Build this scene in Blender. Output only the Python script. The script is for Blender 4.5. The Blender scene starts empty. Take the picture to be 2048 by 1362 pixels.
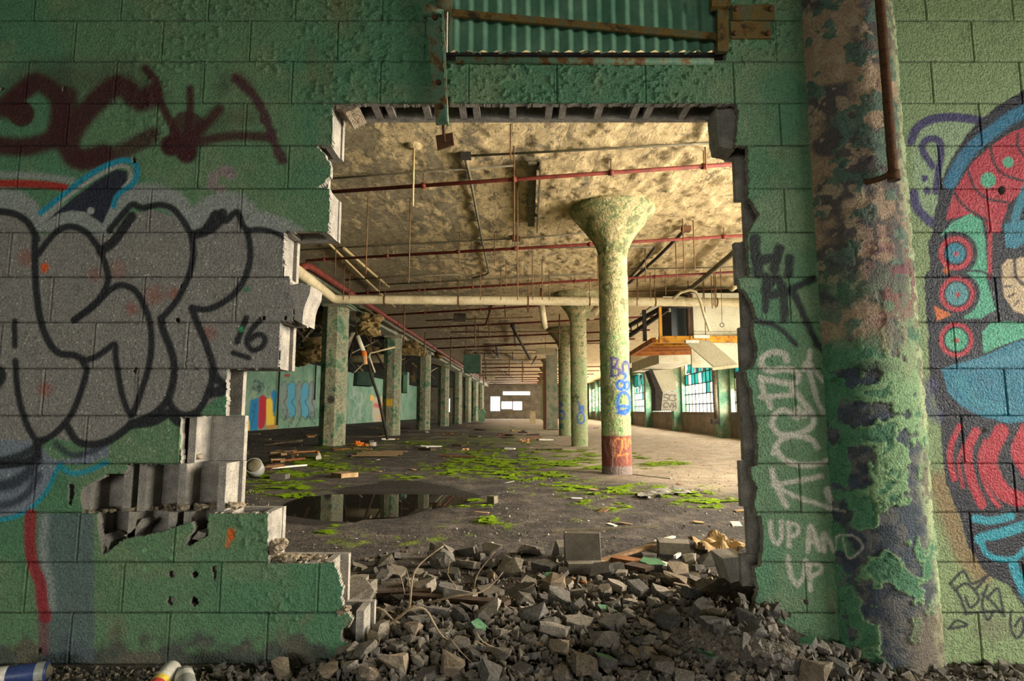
import bpy, bmesh, math, random
import numpy as np
from mathutils import Vector, Matrix, Euler

# ------------------------------------------------------------------ camera, world, lights, exposure
SC = bpy.context.scene
COL = SC.collection
F = 1200.0                      # focal length in pixels of the 2048 x 1362 frame
HZ = 822.0                      # horizon row
CAMZ = 1.0365                   # camera height
W = 2.604                       # distance of the block wall's face
PITCH = math.atan((HZ - 681.0) / F)
SP, CP = math.sin(PITCH), math.cos(PITCH)
YAW = math.radians(1.81)        # the hall runs a little to the right of the wall's normal
ZC = 4.55                       # hall ceiling

cam_data = bpy.data.cameras.new('camera')
cam_data.sensor_width = 36.0
cam_data.lens = 36.0 * F / 2048.0
cam_data.clip_start = 0.05
cam_data.clip_end = 400
cam = bpy.data.objects.new('camera', cam_data)
cam.location = (0, 0, CAMZ)
cam.rotation_euler = (math.pi / 2 + PITCH, 0, 0)
COL.objects.link(cam)
SC.camera = cam

world = bpy.data.worlds.new('sky')
SC.world = world
world.use_nodes = True
bg = world.node_tree.nodes['Background']
bg.inputs[0].default_value = (0.88, 0.94, 1.0, 1)
bg.inputs[1].default_value = 3.0

SC.view_settings.view_transform = 'Standard'
SC.view_settings.look = 'None'
SC.view_settings.gamma = 1.0
SC.view_settings.exposure = 0.12
SC.view_settings.use_curve_mapping = False
SC.cycles.use_denoising = True
SC.cycles.max_bounces = 6
SC.cycles.diffuse_bounces = 4
SC.cycles.adaptive_threshold = 0.03
SC.cycles.sample_clamp_indirect = 8.0

def H(x, y, z=0.0):
    """hall frame (x across, y along) to the world"""
    c, s = math.cos(YAW), math.sin(YAW)
    return Vector((x * c + y * s, -x * s + y * c, z))

def area_light(name, loc, target, sx, sy, power, color):
    l = bpy.data.lights.new(name, 'AREA')
    l.shape = 'RECTANGLE'; l.size = sx; l.size_y = sy
    l.energy = power; l.color = color
    o = bpy.data.objects.new(name, l)
    o.location = loc
    d = (Vector(target) - Vector(loc)).normalized()
    o.rotation_euler = d.to_track_quat('-Z', 'Y').to_euler()
    COL.objects.link(o)
    return o

HALL_WIN_X = 7.75               # window wall of the hall
BAY = 7.55
# daylight outside each window bay of the hall
for i in range(-1, 9):
    yc = 12.75 + BAY * i
    p = H(HALL_WIN_X + 0.75, yc, 2.35)
    t = H(0, yc, 2.35)
    area_light('window_daylight', p, t, 6.8, 2.9, (4800.0 if i < 0 else 2300.0) if i < 1 else 1700.0, (1.0, 0.89, 0.73))
# daylight behind the windows of the far end wall and of the side aisle
area_light('end_daylight', H(1.5, 82.0, 2.2), H(1.5, 0, 2.2), 12.0, 3.0, 6000.0, (1.0, 0.95, 0.88))
# daylight through the window of the room the camera stands in
area_light('room_daylight', (6.2, 0.5, 2.3), (0.0, 1.0, 1.2), 2.8, 2.4, 700.0, (1.0, 0.95, 0.82))
# fill lamp added behind the camera to brighten the left of the wall
area_light('rear_fill', (-2.0, -6.4, 1.75), (-1.4, 0.0, .8), 3.2, 2.2, 300.0, (1.0, 0.95, 0.86))

# ------------------------------------------------------------------ helpers
def srgb(r, g, b):
    def f(c):
        c = c / 255.0
        return c / 12.92 if c <= 0.04045 else ((c + 0.055) / 1.055) ** 2.4
    return (f(r), f(g), f(b))

def ray(px, py):
    u = (px - 1024.0) / F
    w = -(py - 681.0) / F
    return Vector((u, CP - w * SP, SP + w * CP))

def PY(px, py, y):
    d = ray(px, py)
    k = y / d.y
    return Vector((d.x * k, y, CAMZ + d.z * k))

def PZ(px, py, z):
    d = ray(px, py)
    k = (z - CAMZ) / d.z
    return Vector((d.x * k, d.y * k, z))

def PX(px, py, hx):
    """point on the hall plane x = hx (hall frame)"""
    c, s = math.cos(YAW), math.sin(YAW)
    d = ray(px, py)
    k = hx / (d.x * c - d.y * s)
    return Vector((d.x * k, d.y * k, CAMZ + d.z * k))

def project(X, Y, Z):
    z = Z - CAMZ
    dep = Y * CP + z * SP
    up = -Y * SP + z * CP
    return 1024.0 + F * X / dep, 681.0 - F * up / dep

def _hash(ix, iy, seed):
    h = (ix.astype(np.int64) * 374761393 + iy.astype(np.int64) * 668265263 + seed * 1442695041) & 0xFFFFFFFF
    h = ((h ^ (h >> 13)) * 1274126177) & 0xFFFFFFFF
    h = h ^ (h >> 16)
    return (h & 0xFFFFFF).astype(np.float64) / float(0xFFFFFF)

def vnoise(x, y, scale, seed=0, octv=1):
    """value noise 0..1, scale = size of a feature"""
    x = np.asarray(x, float); y = np.asarray(y, float)
    out = np.zeros(np.broadcast(x, y).shape); amp = 1.0; tot = 0.0
    for o in range(octv):
        a = x / scale + 17.3 * o; b = y / scale - 9.1 * o
        ia = np.floor(a); ib = np.floor(b)
        fa = a - ia; fb = b - ib
        fa = fa * fa * (3 - 2 * fa); fb = fb * fb * (3 - 2 * fb)
        s = seed + 101 * o
        v00 = _hash(ia, ib, s); v10 = _hash(ia + 1, ib, s)
        v01 = _hash(ia, ib + 1, s); v11 = _hash(ia + 1, ib + 1, s)
        out += amp * ((v00 * (1 - fa) + v10 * fa) * (1 - fb) + (v01 * (1 - fa) + v11 * fa) * fb)
        tot += amp; amp *= 0.5; scale = scale * 0.5
    return out / tot

def smooth(e0, e1, x):
    t = np.clip((x - e0) / (e1 - e0), 0, 1)
    return t * t * (3 - 2 * t)

def in_poly(px, py, poly):
    px = np.asarray(px); py = np.asarray(py)
    ins = np.zeros(px.shape, bool)
    n = len(poly)
    for i in range(n):
        x0, y0 = poly[i]; x1, y1 = poly[(i + 1) % n]
        if y0 == y1:
            continue
        c = ((y0 > py) != (y1 > py)) & (px < (x1 - x0) * (py - y0) / (y1 - y0) + x0)
        ins ^= c
    return ins

def np_mesh(name, V, Q, mi=None, sm=None, attrs=None, mats=()):
    """mesh from numpy verts and quads (a triangle repeats its last index)"""
    V = np.ascontiguousarray(V, np.float32); Q = np.ascontiguousarray(Q, np.int32)
    me = bpy.data.meshes.new(name)
    tri = Q[:, 2] == Q[:, 3]
    if tri.any():
        cnt = np.where(tri, 3, 4).astype(np.int32)
        keep = np.ones(Q.shape, bool); keep[tri, 3] = False
        loops = Q[keep]
    else:
        cnt = np.full(len(Q), 4, np.int32); loops = Q.reshape(-1)
    start = np.zeros(len(Q), np.int32); start[1:] = np.cumsum(cnt)[:-1]
    me.vertices.add(len(V)); me.vertices.foreach_set('co', V.reshape(-1))
    me.loops.add(len(loops)); me.loops.foreach_set('vertex_index', np.ascontiguousarray(loops, np.int32))
    me.polygons.add(len(Q)); me.polygons.foreach_set('loop_start', start)
    if mi is not None:
        me.polygons.foreach_set('material_index', np.ascontiguousarray(mi, np.int32))
    me.polygons.foreach_set('use_smooth', np.ascontiguousarray(np.ones(len(Q), bool) if sm is True else (np.zeros(len(Q), bool) if sm is None else sm), bool))
    me.update(calc_edges=True)
    for m in mats:
        me.materials.append(m)
    for k, a in (attrs or {}).items():
        at = me.attributes.new(k, 'FLOAT_COLOR', 'POINT')
        at.data.foreach_set('color', np.ascontiguousarray(a, np.float32).reshape(-1))
    return me

def link(name, me, parent=None, **props):
    o = bpy.data.objects.new(name, me)
    COL.objects.link(o)
    if parent is not None:
        o.parent = parent
        o.matrix_parent_inverse = parent_world(parent).inverted()
    for k, v in props.items():
        o[k] = v
    return o

def parent_world(p):
    m = Matrix.LocRotScale(p.location, p.rotation_euler, p.scale)
    return m if p.parent is None else parent_world(p.parent) @ p.matrix_parent_inverse @ m

def empty(name, loc, label, cat, group=None, kind=None):
    o = bpy.data.objects.new(name, None)
    o.empty_display_size = 0.1
    o.location = loc
    COL.objects.link(o)
    o['label'] = label; o['category'] = cat
    if group: o['group'] = group
    if kind: o['kind'] = kind
    return o

class MB:
    """collects boxes, tubes and lathes into one mesh"""
    def __init__(self):
        self.v = []; self.f = []; self.s = []
    def add(self, vs, fs, sm=False):
        n = len(self.v)
        self.v += [tuple(v) for v in vs]
        self.f += [tuple(i + n for i in f) for f in fs]
        self.s += [sm] * len(fs)
        return self
    def box(self, c, d, rot=None, jit=0.0, rng=None):
        c = Vector(c); out = []
        for sx in (-.5, .5):
            for sy in (-.5, .5):
                for sz in (-.5, .5):
                    p = Vector((sx * d[0], sy * d[1], sz * d[2]))
                    if jit: p += Vector((rng.uniform(-jit, jit), rng.uniform(-jit, jit), rng.uniform(-jit, jit)))
                    if rot is not None: p = rot @ p
                    out.append(c + p)
        return self.add(out, [(0, 1, 3, 2), (4, 6, 7, 5), (0, 4, 5, 1), (2, 3, 7, 6), (0, 2, 6, 4), (1, 5, 7, 3)])
    def beam(self, a, b, w, h, up=(0, 0, 1)):
        a = Vector(a); b = Vector(b); d = b - a; L = d.length; y = d.normalized()
        u = Vector(up)
        if abs(y.dot(u)) > .99: u = Vector((1, 0, 0))
        x = y.cross(u).normalized(); z = x.cross(y)
        return self.box((a + b) / 2, (w, L, h), Matrix((x, y, z)).transposed())
    def tube(self, pts, r, n=8, caps=True):
        pts = [Vector(p) for p in pts]
        rs = r if isinstance(r, (list, tuple)) else [r] * len(pts)
        vs = []; fs = []
        t0 = (pts[1] - pts[0]).normalized()
        ref = Vector((0, 0, 1)) if abs(t0.z) < .9 else Vector((1, 0, 0))
        x = t0.cross(ref).normalized()
        for i, p in enumerate(pts):
            if i == 0: t = t0
            elif i == len(pts) - 1: t = (pts[i] - pts[i - 1]).normalized()
            else: t = ((pts[i] - pts[i - 1]).normalized() + (pts[i + 1] - pts[i]).normalized()).normalized()
            x = (x - t * x.dot(t)).normalized(); y = t.cross(x)
            for k in range(n):
                a = 2 * math.pi * k / n
                vs.append(p + (x * math.cos(a) + y * math.sin(a)) * rs[i])
        for i in range(len(pts) - 1):
            for k in range(n):
                k2 = (k + 1) % n
                fs.append((i * n + k, i * n + k2, (i + 1) * n + k2, (i + 1) * n + k))
        self.add(vs, fs, True)
        if caps:
            m = len(self.v) - len(vs)
            self.f.append(tuple(m + k for k in reversed(range(n)))); self.s.append(False)
            self.f.append(tuple(m + (len(pts) - 1) * n + k for k in range(n))); self.s.append(False)
        return self
    def lathe(self, prof, n=24, c=(0, 0, 0)):
        vs = []; fs = []; c = Vector(c)
        for r, z in prof:
            for k in range(n):
                a = 2 * math.pi * k / n
                vs.append(c + Vector((r * math.cos(a), r * math.sin(a), z)))
        for i in range(len(prof) - 1):
            for k in range(n):
                k2 = (k + 1) % n
                fs.append((i * n + k, i * n + k2, (i + 1) * n + k2, (i + 1) * n + k))
        return self.add(vs, fs, True)
    def prism(self, poly, a, b):
        """poly: 3d outline, swept by vector b - a given as offset"""
        off = Vector(b) - Vector(a); n = len(poly)
        vs = [Vector(p) for p in poly] + [Vector(p) + off for p in poly]
        fs = [tuple(reversed(range(n))), tuple(range(n, 2 * n))]
        fs += [(i, (i + 1) % n, n + (i + 1) % n, n + i) for i in range(n)]
        return self.add(vs, fs)
    def mesh(self, name, mat):
        me = bpy.data.meshes.new(name)
        me.from_pydata(self.v, [], self.f)
        me.polygons.foreach_set('use_smooth', self.s)
        if mat is not None: me.materials.append(mat)
        me.update()
        return me
    def build(self, name, mat, parent=None, **props):
        return link(name, self.mesh(name, mat), parent, **props)

# ------------------------------------------------------------------ materials
def new_mat(name):
    m = bpy.data.materials.new(name)
    m.use_nodes = True
    nt = m.node_tree
    for n in list(nt.nodes): nt.nodes.remove(n)
    out = nt.nodes.new('ShaderNodeOutputMaterial')
    b = nt.nodes.new('ShaderNodeBsdfPrincipled')
    nt.links.new(b.outputs[0], out.inputs[0])
    return m, nt, b

def nd(nt, typ, **kw):
    n = nt.nodes.new(typ)
    for k, v in kw.items():
        if k in ('inputs',):
            for i, val in v.items(): n.inputs[i].default_value = val
        else: setattr(n, k, v)
    return n

def coord(nt, obj=False):
    if obj:
        return nd(nt, 'ShaderNodeTexCoord').outputs['Object']
    return nd(nt, 'ShaderNodeNewGeometry').outputs['Position']

def noise_n(nt, co, scale, detail=4, rough=.6, dist=0.0):
    n = nd(nt, 'ShaderNodeTexNoise')
    n.inputs['Scale'].default_value = scale; n.inputs['Detail'].default_value = detail
    n.inputs['Roughness'].default_value = rough; n.inputs['Distortion'].default_value = dist
    nt.links.new(co, n.inputs['Vector'])
    return n.outputs[0]

def ramp(nt, fac, stops, interp='LINEAR'):
    r = nd(nt, 'ShaderNodeValToRGB')
    r.color_ramp.interpolation = interp
    el = r.color_ramp.elements
    while len(el) < len(stops): el.new(.5)
    for e, (p, c) in zip(el, stops):
        e.position = p; e.color = (c[0], c[1], c[2], 1) if not isinstance(c, (int, float)) else (c, c, c, 1)
    nt.links.new(fac, r.inputs[0])
    return r.outputs[0]

def mixc(nt, fac, a, b, mode='MIX'):
    m = nd(nt, 'ShaderNodeMix', data_type='RGBA', blend_type=mode)
    for sock, v in ((m.inputs[0], fac), (m.inputs[6], a), (m.inputs[7], b)):
        if isinstance(v, (int, float)): sock.default_value = v
        elif isinstance(v, tuple): sock.default_value = (v[0], v[1], v[2], 1)
        else: nt.links.new(v, sock)
    return m.outputs[2]

def mathn(nt, op, a, b=0.0):
    m = nd(nt, 'ShaderNodeMath', operation=op)
    for sock, v in ((m.inputs[0], a), (m.inputs[1], b)):
        if isinstance(v, (int, float)): sock.default_value = v
        else: nt.links.new(v, sock)
    return m.outputs[0]

def bump(nt, b, height, strength=.5, dist=.01, prev=None):
    n = nd(nt, 'ShaderNodeBump')
    n.inputs['Strength'].default_value = strength; n.inputs['Distance'].default_value = dist
    nt.links.new(height, n.inputs['Height'])
    if prev is not None: nt.links.new(prev, n.inputs['Normal'])
    nt.links.new(n.outputs[0], b.inputs['Normal'])
    return n.outputs[0]

def attr(nt, name):
    a = nd(nt, 'ShaderNodeAttribute')
    a.attribute_name = name
    return a

def spotted(name, stops, scale=6, detail=6, rough=.75, bscale=60, bstr=.4, bdist=.01, dist=.0, obj=False, metal=0.0, spec=.3, grain=.35, interp='LINEAR', paint=None, nrough=.65):
    """a noise ramp of colours with grain, bump and, if paint names an attribute, spray paint over it"""
    m, nt, b = new_mat(name)
    co = coord(nt, obj)
    c = ramp(nt, noise_n(nt, co, scale, detail, nrough, dist), stops, interp)
    g = noise_n(nt, co, bscale, 3, .6)
    gr = ramp(nt, g, [(.3, 1 - grain), (.7, 1 + 0.0)])
    c = mixc(nt, 1.0, c, gr, 'MULTIPLY')
    if paint:
        a = attr(nt, paint)
        c = mixc(nt, a.outputs['Alpha'], c, a.outputs['Color'])
    nt.links.new(c, b.inputs['Base Color'])
    b.inputs['Roughness'].default_value = rough
    b.inputs['Metallic'].default_value = metal
    b.inputs['Specular IOR Level'].default_value = spec
    bump(nt, b, g, bstr, bdist)
    return m

M = {}
def block_paint():
    m, nt, b = new_mat('painted_block')
    co = coord(nt)
    a = attr(nt, 'paint')
    f = noise_n(nt, co, 125, 3, .6)
    c = mixc(nt, 1.0, a.outputs['Color'], ramp(nt, f, [(.28, .5), (.6, 1.05)]), 'MULTIPLY')
    nt.links.new(c, b.inputs['Base Color'])
    nt.links.new(mathn(nt, 'SUBTRACT', .82, mathn(nt, 'MULTIPLY', a.outputs['Alpha'], .62)), b.inputs['Roughness'])
    b.inputs['Specular IOR Level'].default_value = .45
    bump(nt, b, f, 1.0, .011)
    return m
M['block_paint'] = block_paint()
M['block_raw'] = spotted('raw_concrete', [(.25, srgb(124, 119, 112)), (.5, srgb(162, 155, 144)), (.75, srgb(198, 188, 170))], 14, 6, .92, 170, .9, .008, grain=.5, spec=.2)
M['mortar'] = spotted('mortar', [(.25, srgb(120, 106, 88)), (.6, srgb(176, 160, 134))], 20, 6, .95, 90, .9, .02, grain=.5, spec=.15)
# ------------------------------------------------------------------ spray paint: strokes and fills laid down on the wall plane
def catmull(pts, step=4.0):
    pts = np.asarray(pts, float)
    if len(pts) == 2:
        n = max(2, int(np.hypot(*(pts[1] - pts[0])) / step))
        t = np.linspace(0, 1, n)[:, None]
        return pts[0] * (1 - t) + pts[1] * t
    P = np.vstack([2 * pts[0] - pts[1], pts, 2 * pts[-1] - pts[-2]])
    out = []
    for i in range(1, len(P) - 2):
        p0, p1, p2, p3 = P[i - 1:i + 3]
        n = max(2, int(np.hypot(*(p2 - p1)) / step))
        t = np.linspace(0, 1, n, endpoint=False)[:, None]
        out.append(.5 * (2 * p1 + (p2 - p0) * t + (2 * p0 - 5 * p1 + 4 * p2 - p3) * t ** 2 + (3 * p1 - p0 - 3 * p2 + p3) * t ** 3))
    out.append(pts[-1:])
    return np.vstack(out)

class Canvas:
    def __init__(self, x0, y0, w, h):
        self.x0, self.y0, self.w, self.h = x0, y0, w, h
        self.a = np.zeros((h, w, 4), np.float32)
    def box(self, xa, ya, xb, yb):
        i0 = max(0, int(xa - self.x0)); i1 = min(self.w, int(xb - self.x0) + 1)
        j0 = max(0, int(ya - self.y0)); j1 = min(self.h, int(yb - self.y0) + 1)
        if i0 >= i1 or j0 >= j1: return None
        X, Y = np.meshgrid(np.arange(i0, i1) + self.x0, np.arange(j0, j1) + self.y0)
        return slice(j0, j1), slice(i0, i1), X.astype(np.float32), Y.astype(np.float32)
    def put(self, sl, m, col, gloss):
        t = self.a[sl[0], sl[1]]
        c = np.array([*srgb(*col)], np.float32)
        m = m[..., None].astype(np.float32)
        t[..., :3] = t[..., :3] * (1 - m) + c * m
        if gloss is not None:
            t[..., 3:4] = t[..., 3:4] * (1 - m) + gloss * m
    def stroke(self, pts, w, col, alpha=1.0, soft=3.0, rough=.0, gloss=.6, seed=1, curve=True):
        p = catmull(pts, max(2.0, w * .22)) if curve else np.asarray(pts, float)
        r = w / 2 + soft
        b = self.box(p[:, 0].min() - r - 2, p[:, 1].min() - r - 2, p[:, 0].max() + r + 2, p[:, 1].max() + r + 2)
        if b is None: return
        sj, si, X, Y = b
        d2 = np.full(X.shape, 1e9, np.float32)
        for k in range(len(p)):
            xa, ya = p[k]
            ia = max(0, int(xa - r - X[0, 0])); ib = int(xa + r - X[0, 0]) + 2
            ja = max(0, int(ya - r - Y[0, 0])); jb = int(ya + r - Y[0, 0]) + 2
            if ib <= 0 or jb <= 0: continue
            s = (slice(ja, jb), slice(ia, ib))
            np.minimum(d2[s], (X[s] - xa) ** 2 + (Y[s] - ya) ** 2, out=d2[s])
        d = np.sqrt(d2)
        if rough: d = d + (vnoise(X, Y, 9, seed, 2) - .5) * rough
        m = 1 - smooth(w / 2 - soft, w / 2 + soft, d)
        self.put((sj, si), m * alpha, col, gloss)
    def fill(self, poly, col, alpha=1.0, rough=0.0, gloss=.6, seed=2, soft=1, curve=False):
        p = np.asarray(poly, float)
        if curve: p = catmull(np.vstack([p, p[:1]]), 6)
        b = self.box(p[:, 0].min() - 3, p[:, 1].min() - 3, p[:, 0].max() + 3, p[:, 1].max() + 3)
        if b is None: return
        sj, si, X, Y = b
        X2 = X + (vnoise(X, Y, 14, seed, 2) - .5) * rough; Y2 = Y + (vnoise(X, Y, 14, seed + 5, 2) - .5) * rough
        m = in_poly(X2, Y2, p).astype(np.float32)
        for _ in range(soft):
            q = np.pad(m, 1, mode='edge')
            m = (q[:-2, 1:-1] + q[2:, 1:-1] + q[1:-1, :-2] + q[1:-1, 2:] + 2 * q[1:-1, 1:-1]) / 6
        self.put((sj, si), m * alpha, col, gloss)
    def dot(self, c, r, col, alpha=1.0, soft=2.0, gloss=.6):
        sj_si = self.box(c[0] - r - soft - 2, c[1] - r - soft - 2, c[0] + r + soft + 2, c[1] + r + soft + 2)
        if sj_si is None: return
        sj, si, X, Y = sj_si
        d = np.hypot(X - c[0], Y - c[1])
        self.put((sj, si), (1 - smooth(r - soft, r + soft, d)) * alpha, col, gloss)
    def sample(self, px, py):
        x = np.clip(px - self.x0, 0, self.w - 1.001); y = np.clip(py - self.y0, 0, self.h - 1.001)
        i = x.astype(int); j = y.astype(int); fx = (x - i)[..., None]; fy = (y - j)[..., None]
        a = self.a
        return (a[j, i] * (1 - fx) + a[j, i + 1] * fx) * (1 - fy) + (a[j + 1, i] * (1 - fx) + a[j + 1, i + 1] * fx) * fy

def zz(ox, oy, s=2.923):
    return lambda *p: [(ox + x / s, oy + y / s) for x, y in p]
z1 = zz(0, 0); z2 = zz(0, 440); z3 = zz(0, 896); z5 = zz(1348, 0); z6 = zz(1348, 440); z7 = zz(1348, 896)
S = 1 / 2.923

CV = Canvas(-460, -330, 2980, 1790)

def paint_wall():
    X, Y = np.meshgrid(np.arange(CV.w) + CV.x0, np.arange(CV.h) + CV.y0)
    X = X.astype(np.float32); Y = Y.astype(np.float32)
    n1 = vnoise(X, Y, 240, 3, 3); n2 = vnoise(X, Y, 60, 4, 3); n3 = vnoise(X, Y, 26, 5, 2)
    g1 = np.array(srgb(98, 132, 94), np.float32); g2 = np.array(srgb(82, 128, 92), np.float32); g3 = np.array(srgb(130, 142, 104), np.float32)
    t = smooth(.4, .62, n1)[..., None]
    base = g1 * (1 - t) + g2 * t
    t = smooth(.55, .75, n2)[..., None] * .35
    base = base * (1 - t) + g3 * t
    t = (smooth(1700, 1850, X) * .85)[..., None]           # the wall past the column turns a lighter, yellower green
    base = base * (1 - t) + np.array(srgb(142, 158, 106), np.float32) * t
    # brown stain below the shutter corner, soot and dirt at the foot
    t = (smooth(.45, .8, vnoise(X, Y * .25, 50, 8, 3)) * np.exp(-((X - 640) / 90) ** 2) * smooth(260, 120, Y) * .6)[..., None]
    base = base * (1 - t) + np.array(srgb(120, 92, 52), np.float32) * t
    t = (smooth(1262, 1300, Y + (n3 - .5) * 90 + (n2 - .5) * 60) * smooth(1500, 1400, X) * .85)[..., None]
    base = base * (1 - t) + np.array(srgb(74, 72, 68), np.float32) * t
    t = (smooth(1180, 1320, Y + (n3 - .5) * 120) * smooth(.5, .66, n2) * .7)[..., None]
    base = base * (1 - t) + np.array(srgb(110, 104, 84), np.float32) * t
    CV.a[..., :3] = base; CV.a[..., 3] = .45
    st, fl, dt = CV.stroke, CV.fill, CV.dot
    dk = (20, 21, 27); gray = (136, 131, 123)
    # ---- dark red lettering
    rd = (62, 10, 12); kw = dict(soft=9, gloss=.3)
    st(z1((40, 640), (120, 540), (215, 480), (330, 560), (345, 680), (310, 800), (200, 850), (100, 860), (-80, 840)), 40, rd, .97, **kw)
    st(z1((-90, 700), (-30, 640), (60, 575), (170, 520)), 30, rd, .9, **kw)
    st(z1((60, 480), (200, 410), (330, 450), (390, 560)), 44, rd, .35, soft=20, gloss=.3)
    dt(z1((125, 665))[0], 26, rd, .97, 3)
    st(z1((400, 430), (560, 470), (720, 420), (820, 470), (890, 540)), 60, rd, .38, soft=24, gloss=.3)
    st(z1((880, 560), (820, 590), (760, 540), (690, 500), (600, 560), (500, 660), (420, 780), (410, 880), (480, 935), (600, 905)), 46, rd, .97, **kw)
    st(z1((440, 920), (560, 925), (700, 890), (800, 840), (890, 790)), 34, rd, .85, soft=8, gloss=.3)
    st(z1((400, 560), (390, 700), (340, 820)), 40, rd, .9, **kw)
    st(z1((850, 400), (910, 480), (930, 580), (980, 680), (1060, 840)), 17, rd, .95, soft=5, gloss=.3)
    st(z1((1110, 520), (1112, 640), (1090, 800)), 16, rd, .92, soft=5, gloss=.3)
    st(z1((1280, 640), (1180, 750), (1080, 840)), 22, rd, .9, soft=7, gloss=.3)
    fl(z1((1000, 690), (1110, 640), (1200, 720), (1150, 850), (1000, 830)), rd, .85, 10, .3, soft=6)
    dt(z1((1000, 850))[0], 22, rd, 1, 5); dt(z1((1090, 890))[0], 22, rd, 1, 5)
    st(z1((1080, 850), (1250, 810), (1400, 795), (1560, 800)), 20, rd, .9, soft=6, gloss=.3)
    st(z1((1180, 740), (1300, 700), (1450, 680)), 40, rd, .4, soft=16, gloss=.3)
    st(z1((1380, 455), (1460, 530), (1520, 620), (1570, 740), (1610, 850), (1650, 930)), 20, (70, 20, 34), .9, soft=5, rough=9, gloss=.3)
    st(z1((1300, 520), (1390, 460), (1450, 520)), 30, rd, .4, soft=14, gloss=.3)
    for p in ((1250, 1030), (1300, 1000), (1350, 1020), (1240, 1080), (1290, 1110), (1330, 1000)):
        dt(z1(p)[0], 11, (150, 128, 130), .8, 5)
    # ---- silver piece with black outlines: halo first
    halo = (150, 152, 146)
    top = z1((-60, 1150), (60, 1170), (150, 1210), (215, 1290), (330, 1290), (420, 1250), (520, 1280), (600, 1340), (680, 1220), (770, 1150), (900, 1140), (1020, 1180), (1110, 1290), (1200, 1230), (1290, 1190), (1400, 1200), (1470, 1280), (1600, 1320), (1720, 1390))
    st(top, 44, halo, .95, soft=7, rough=8)
    st(z1((-60, 1020), (200, 1030), (420, 1055)), 14, halo, .85, soft=5)
    st(z1((-60, 1072), (150, 1074), (300, 1084), (385, 1098)), 15, (168, 44, 34), 1, soft=2.5)
    body = z1((-120, 1200), (30, 1235), (160, 1270), (215, 1362)) + z2((205, 100), (290, 90), (420, 30), (540, 100), (640, 80), (760, -40), (900, -60), (1040, -10), (1130, 60), (1260, 10), (1400, -30), (1450, 50), (1600, 60), (1720, 140), (1760, 200), (1780, 620), (1650, 900), (1330, 880), (1330, 1000), (1180, 1100), (1060, 1150), (900, 1170), (760, 1210), (640, 1290), (520, 1330), (400, 1290), (300, 1270), (210, 1310), (-150, 1340))
    fl(body, gray, 1, 5, .55, soft=2)
    for p, r, a in (((150, 220), 16, .5), ((265, 990), 13, .6), ((900, 440), 20, .45), ((1015, 430), 12, .6), ((770, 520), 12, .6), ((1220, 660), 14, .5), ((690, 290), 20, .35), ((550, 320), 15, .35)):
        dt(z2(p)[0], r, (150, 70, 50), a, 9)
    for x0, y0, x1, y1 in ((1240, 330, 1560, 590), (330, 610, 540, 850), (730, 80, 1100, 320)):
        fl(z2((x0, y0), (x1, y0), (x1, y1), (x0, y1)), (136, 131, 120), .45, 0, None, soft=3)
    st(z1((-130, 1190), (-160, 1330)) + z2((-175, 200), (-150, 520), (-175, 900), (-150, 1200), (-175, 1400)), 16, dk, .97, soft=3)
    # lower left: blue-grey shading, teal rim
    fl(z3((-150, -60), (200, -40), (320, 70), (420, 60), (620, -60), (640, 40), (520, 100), (350, 90), (300, 200), (220, 330), (110, 390), (-150, 420)), (120, 128, 138), 1, 4, .5, soft=3)
    st(z3((-80, 90), (80, 60), (190, 10), (240, -40)), 18, dk, .9, soft=5)
    st(z3((-80, 230), (60, 210), (160, 150), (220, 60)), 24, (40, 44, 58), .9, soft=7)
    st(z3((-80, 345), (60, 325), (160, 265), (225, 160)), 16, (40, 44, 58), .85, soft=6)
    st(z3((330, -20), (420, 40), (540, 20), (640, -40)), 14, (40, 44, 58), .8, soft=5)
    st(z3((-80, 425), (60, 410), (160, 365), (235, 300), (290, 220), (330, 130), (345, 95)), 9, (28, 142, 160), 1, soft=2)
    st(z3((345, 100), (420, 148), (520, 130), (620, 85)), 11, (28, 142, 160), .95, soft=3)
    # arrow
    fl(z1((250, 1310), (400, 1180), (560, 1060), (680, 990), (740, 1000), (745, 1060), (700, 1120), (640, 1220), (600, 1310), (500, 1240), (420, 1230), (340, 1250)), (34, 36, 52), 1, 0, .55, soft=2)
    st(z1((240, 1285), (380, 1160), (560, 1035), (690, 972), (752, 985), (762, 1045), (720, 1100)), 8, (166, 164, 154), 1, soft=2)
    st(z1((235, 1245), (330, 1170), (430, 1090), (560, 1000), (700, 940), (780, 952), (802, 1010), (775, 1075), (720, 1112), (680, 1155), (664, 1205)), 11, (24, 140, 166), 1, soft=2)
    dt(z1((530, 1232))[0], 7, (170, 170, 164), 1, 2)
    # outlines
    kw = dict(soft=2.6, gloss=.6)
    O = lambda pts, w=13.5: st(pts, w, dk, .97, **kw)
    O(z1((-60, 1235), (40, 1240), (110, 1262), (170, 1310), (215, 1400)) + z2((205, 110), (205, 300), (215, 450), (240, 600), (290, 720), (350, 780), (430, 790), (482, 812)), 15)
    O(z2((222, 200), (290, 110), (350, 55), (420, 38), (500, 70), (560, 140), (595, 200), (622, 280), (630, 350), (600, 430), (540, 500), (432, 585)))
    O(z2((432, 585), (540, 510), (620, 430), (690, 382), (750, 390), (805, 430), (850, 520), (880, 620), (886, 740), (870, 860), (830, 990), (790, 1100), (765, 1142)))
    O(z2((590, 180), (660, 130), (720, 50), (770, -20)), 20)
    O(z1((640, 1345), (740, 1225), (780, 1195), (830, 1215), (880, 1205), (940, 1197), (1010, 1220), (1070, 1290), (1105, 1350)) + z2((1115, 80), (1130, 160), (1125, 250), (1090, 360), (1040, 460), (985, 530), (940, 577)))
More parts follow.
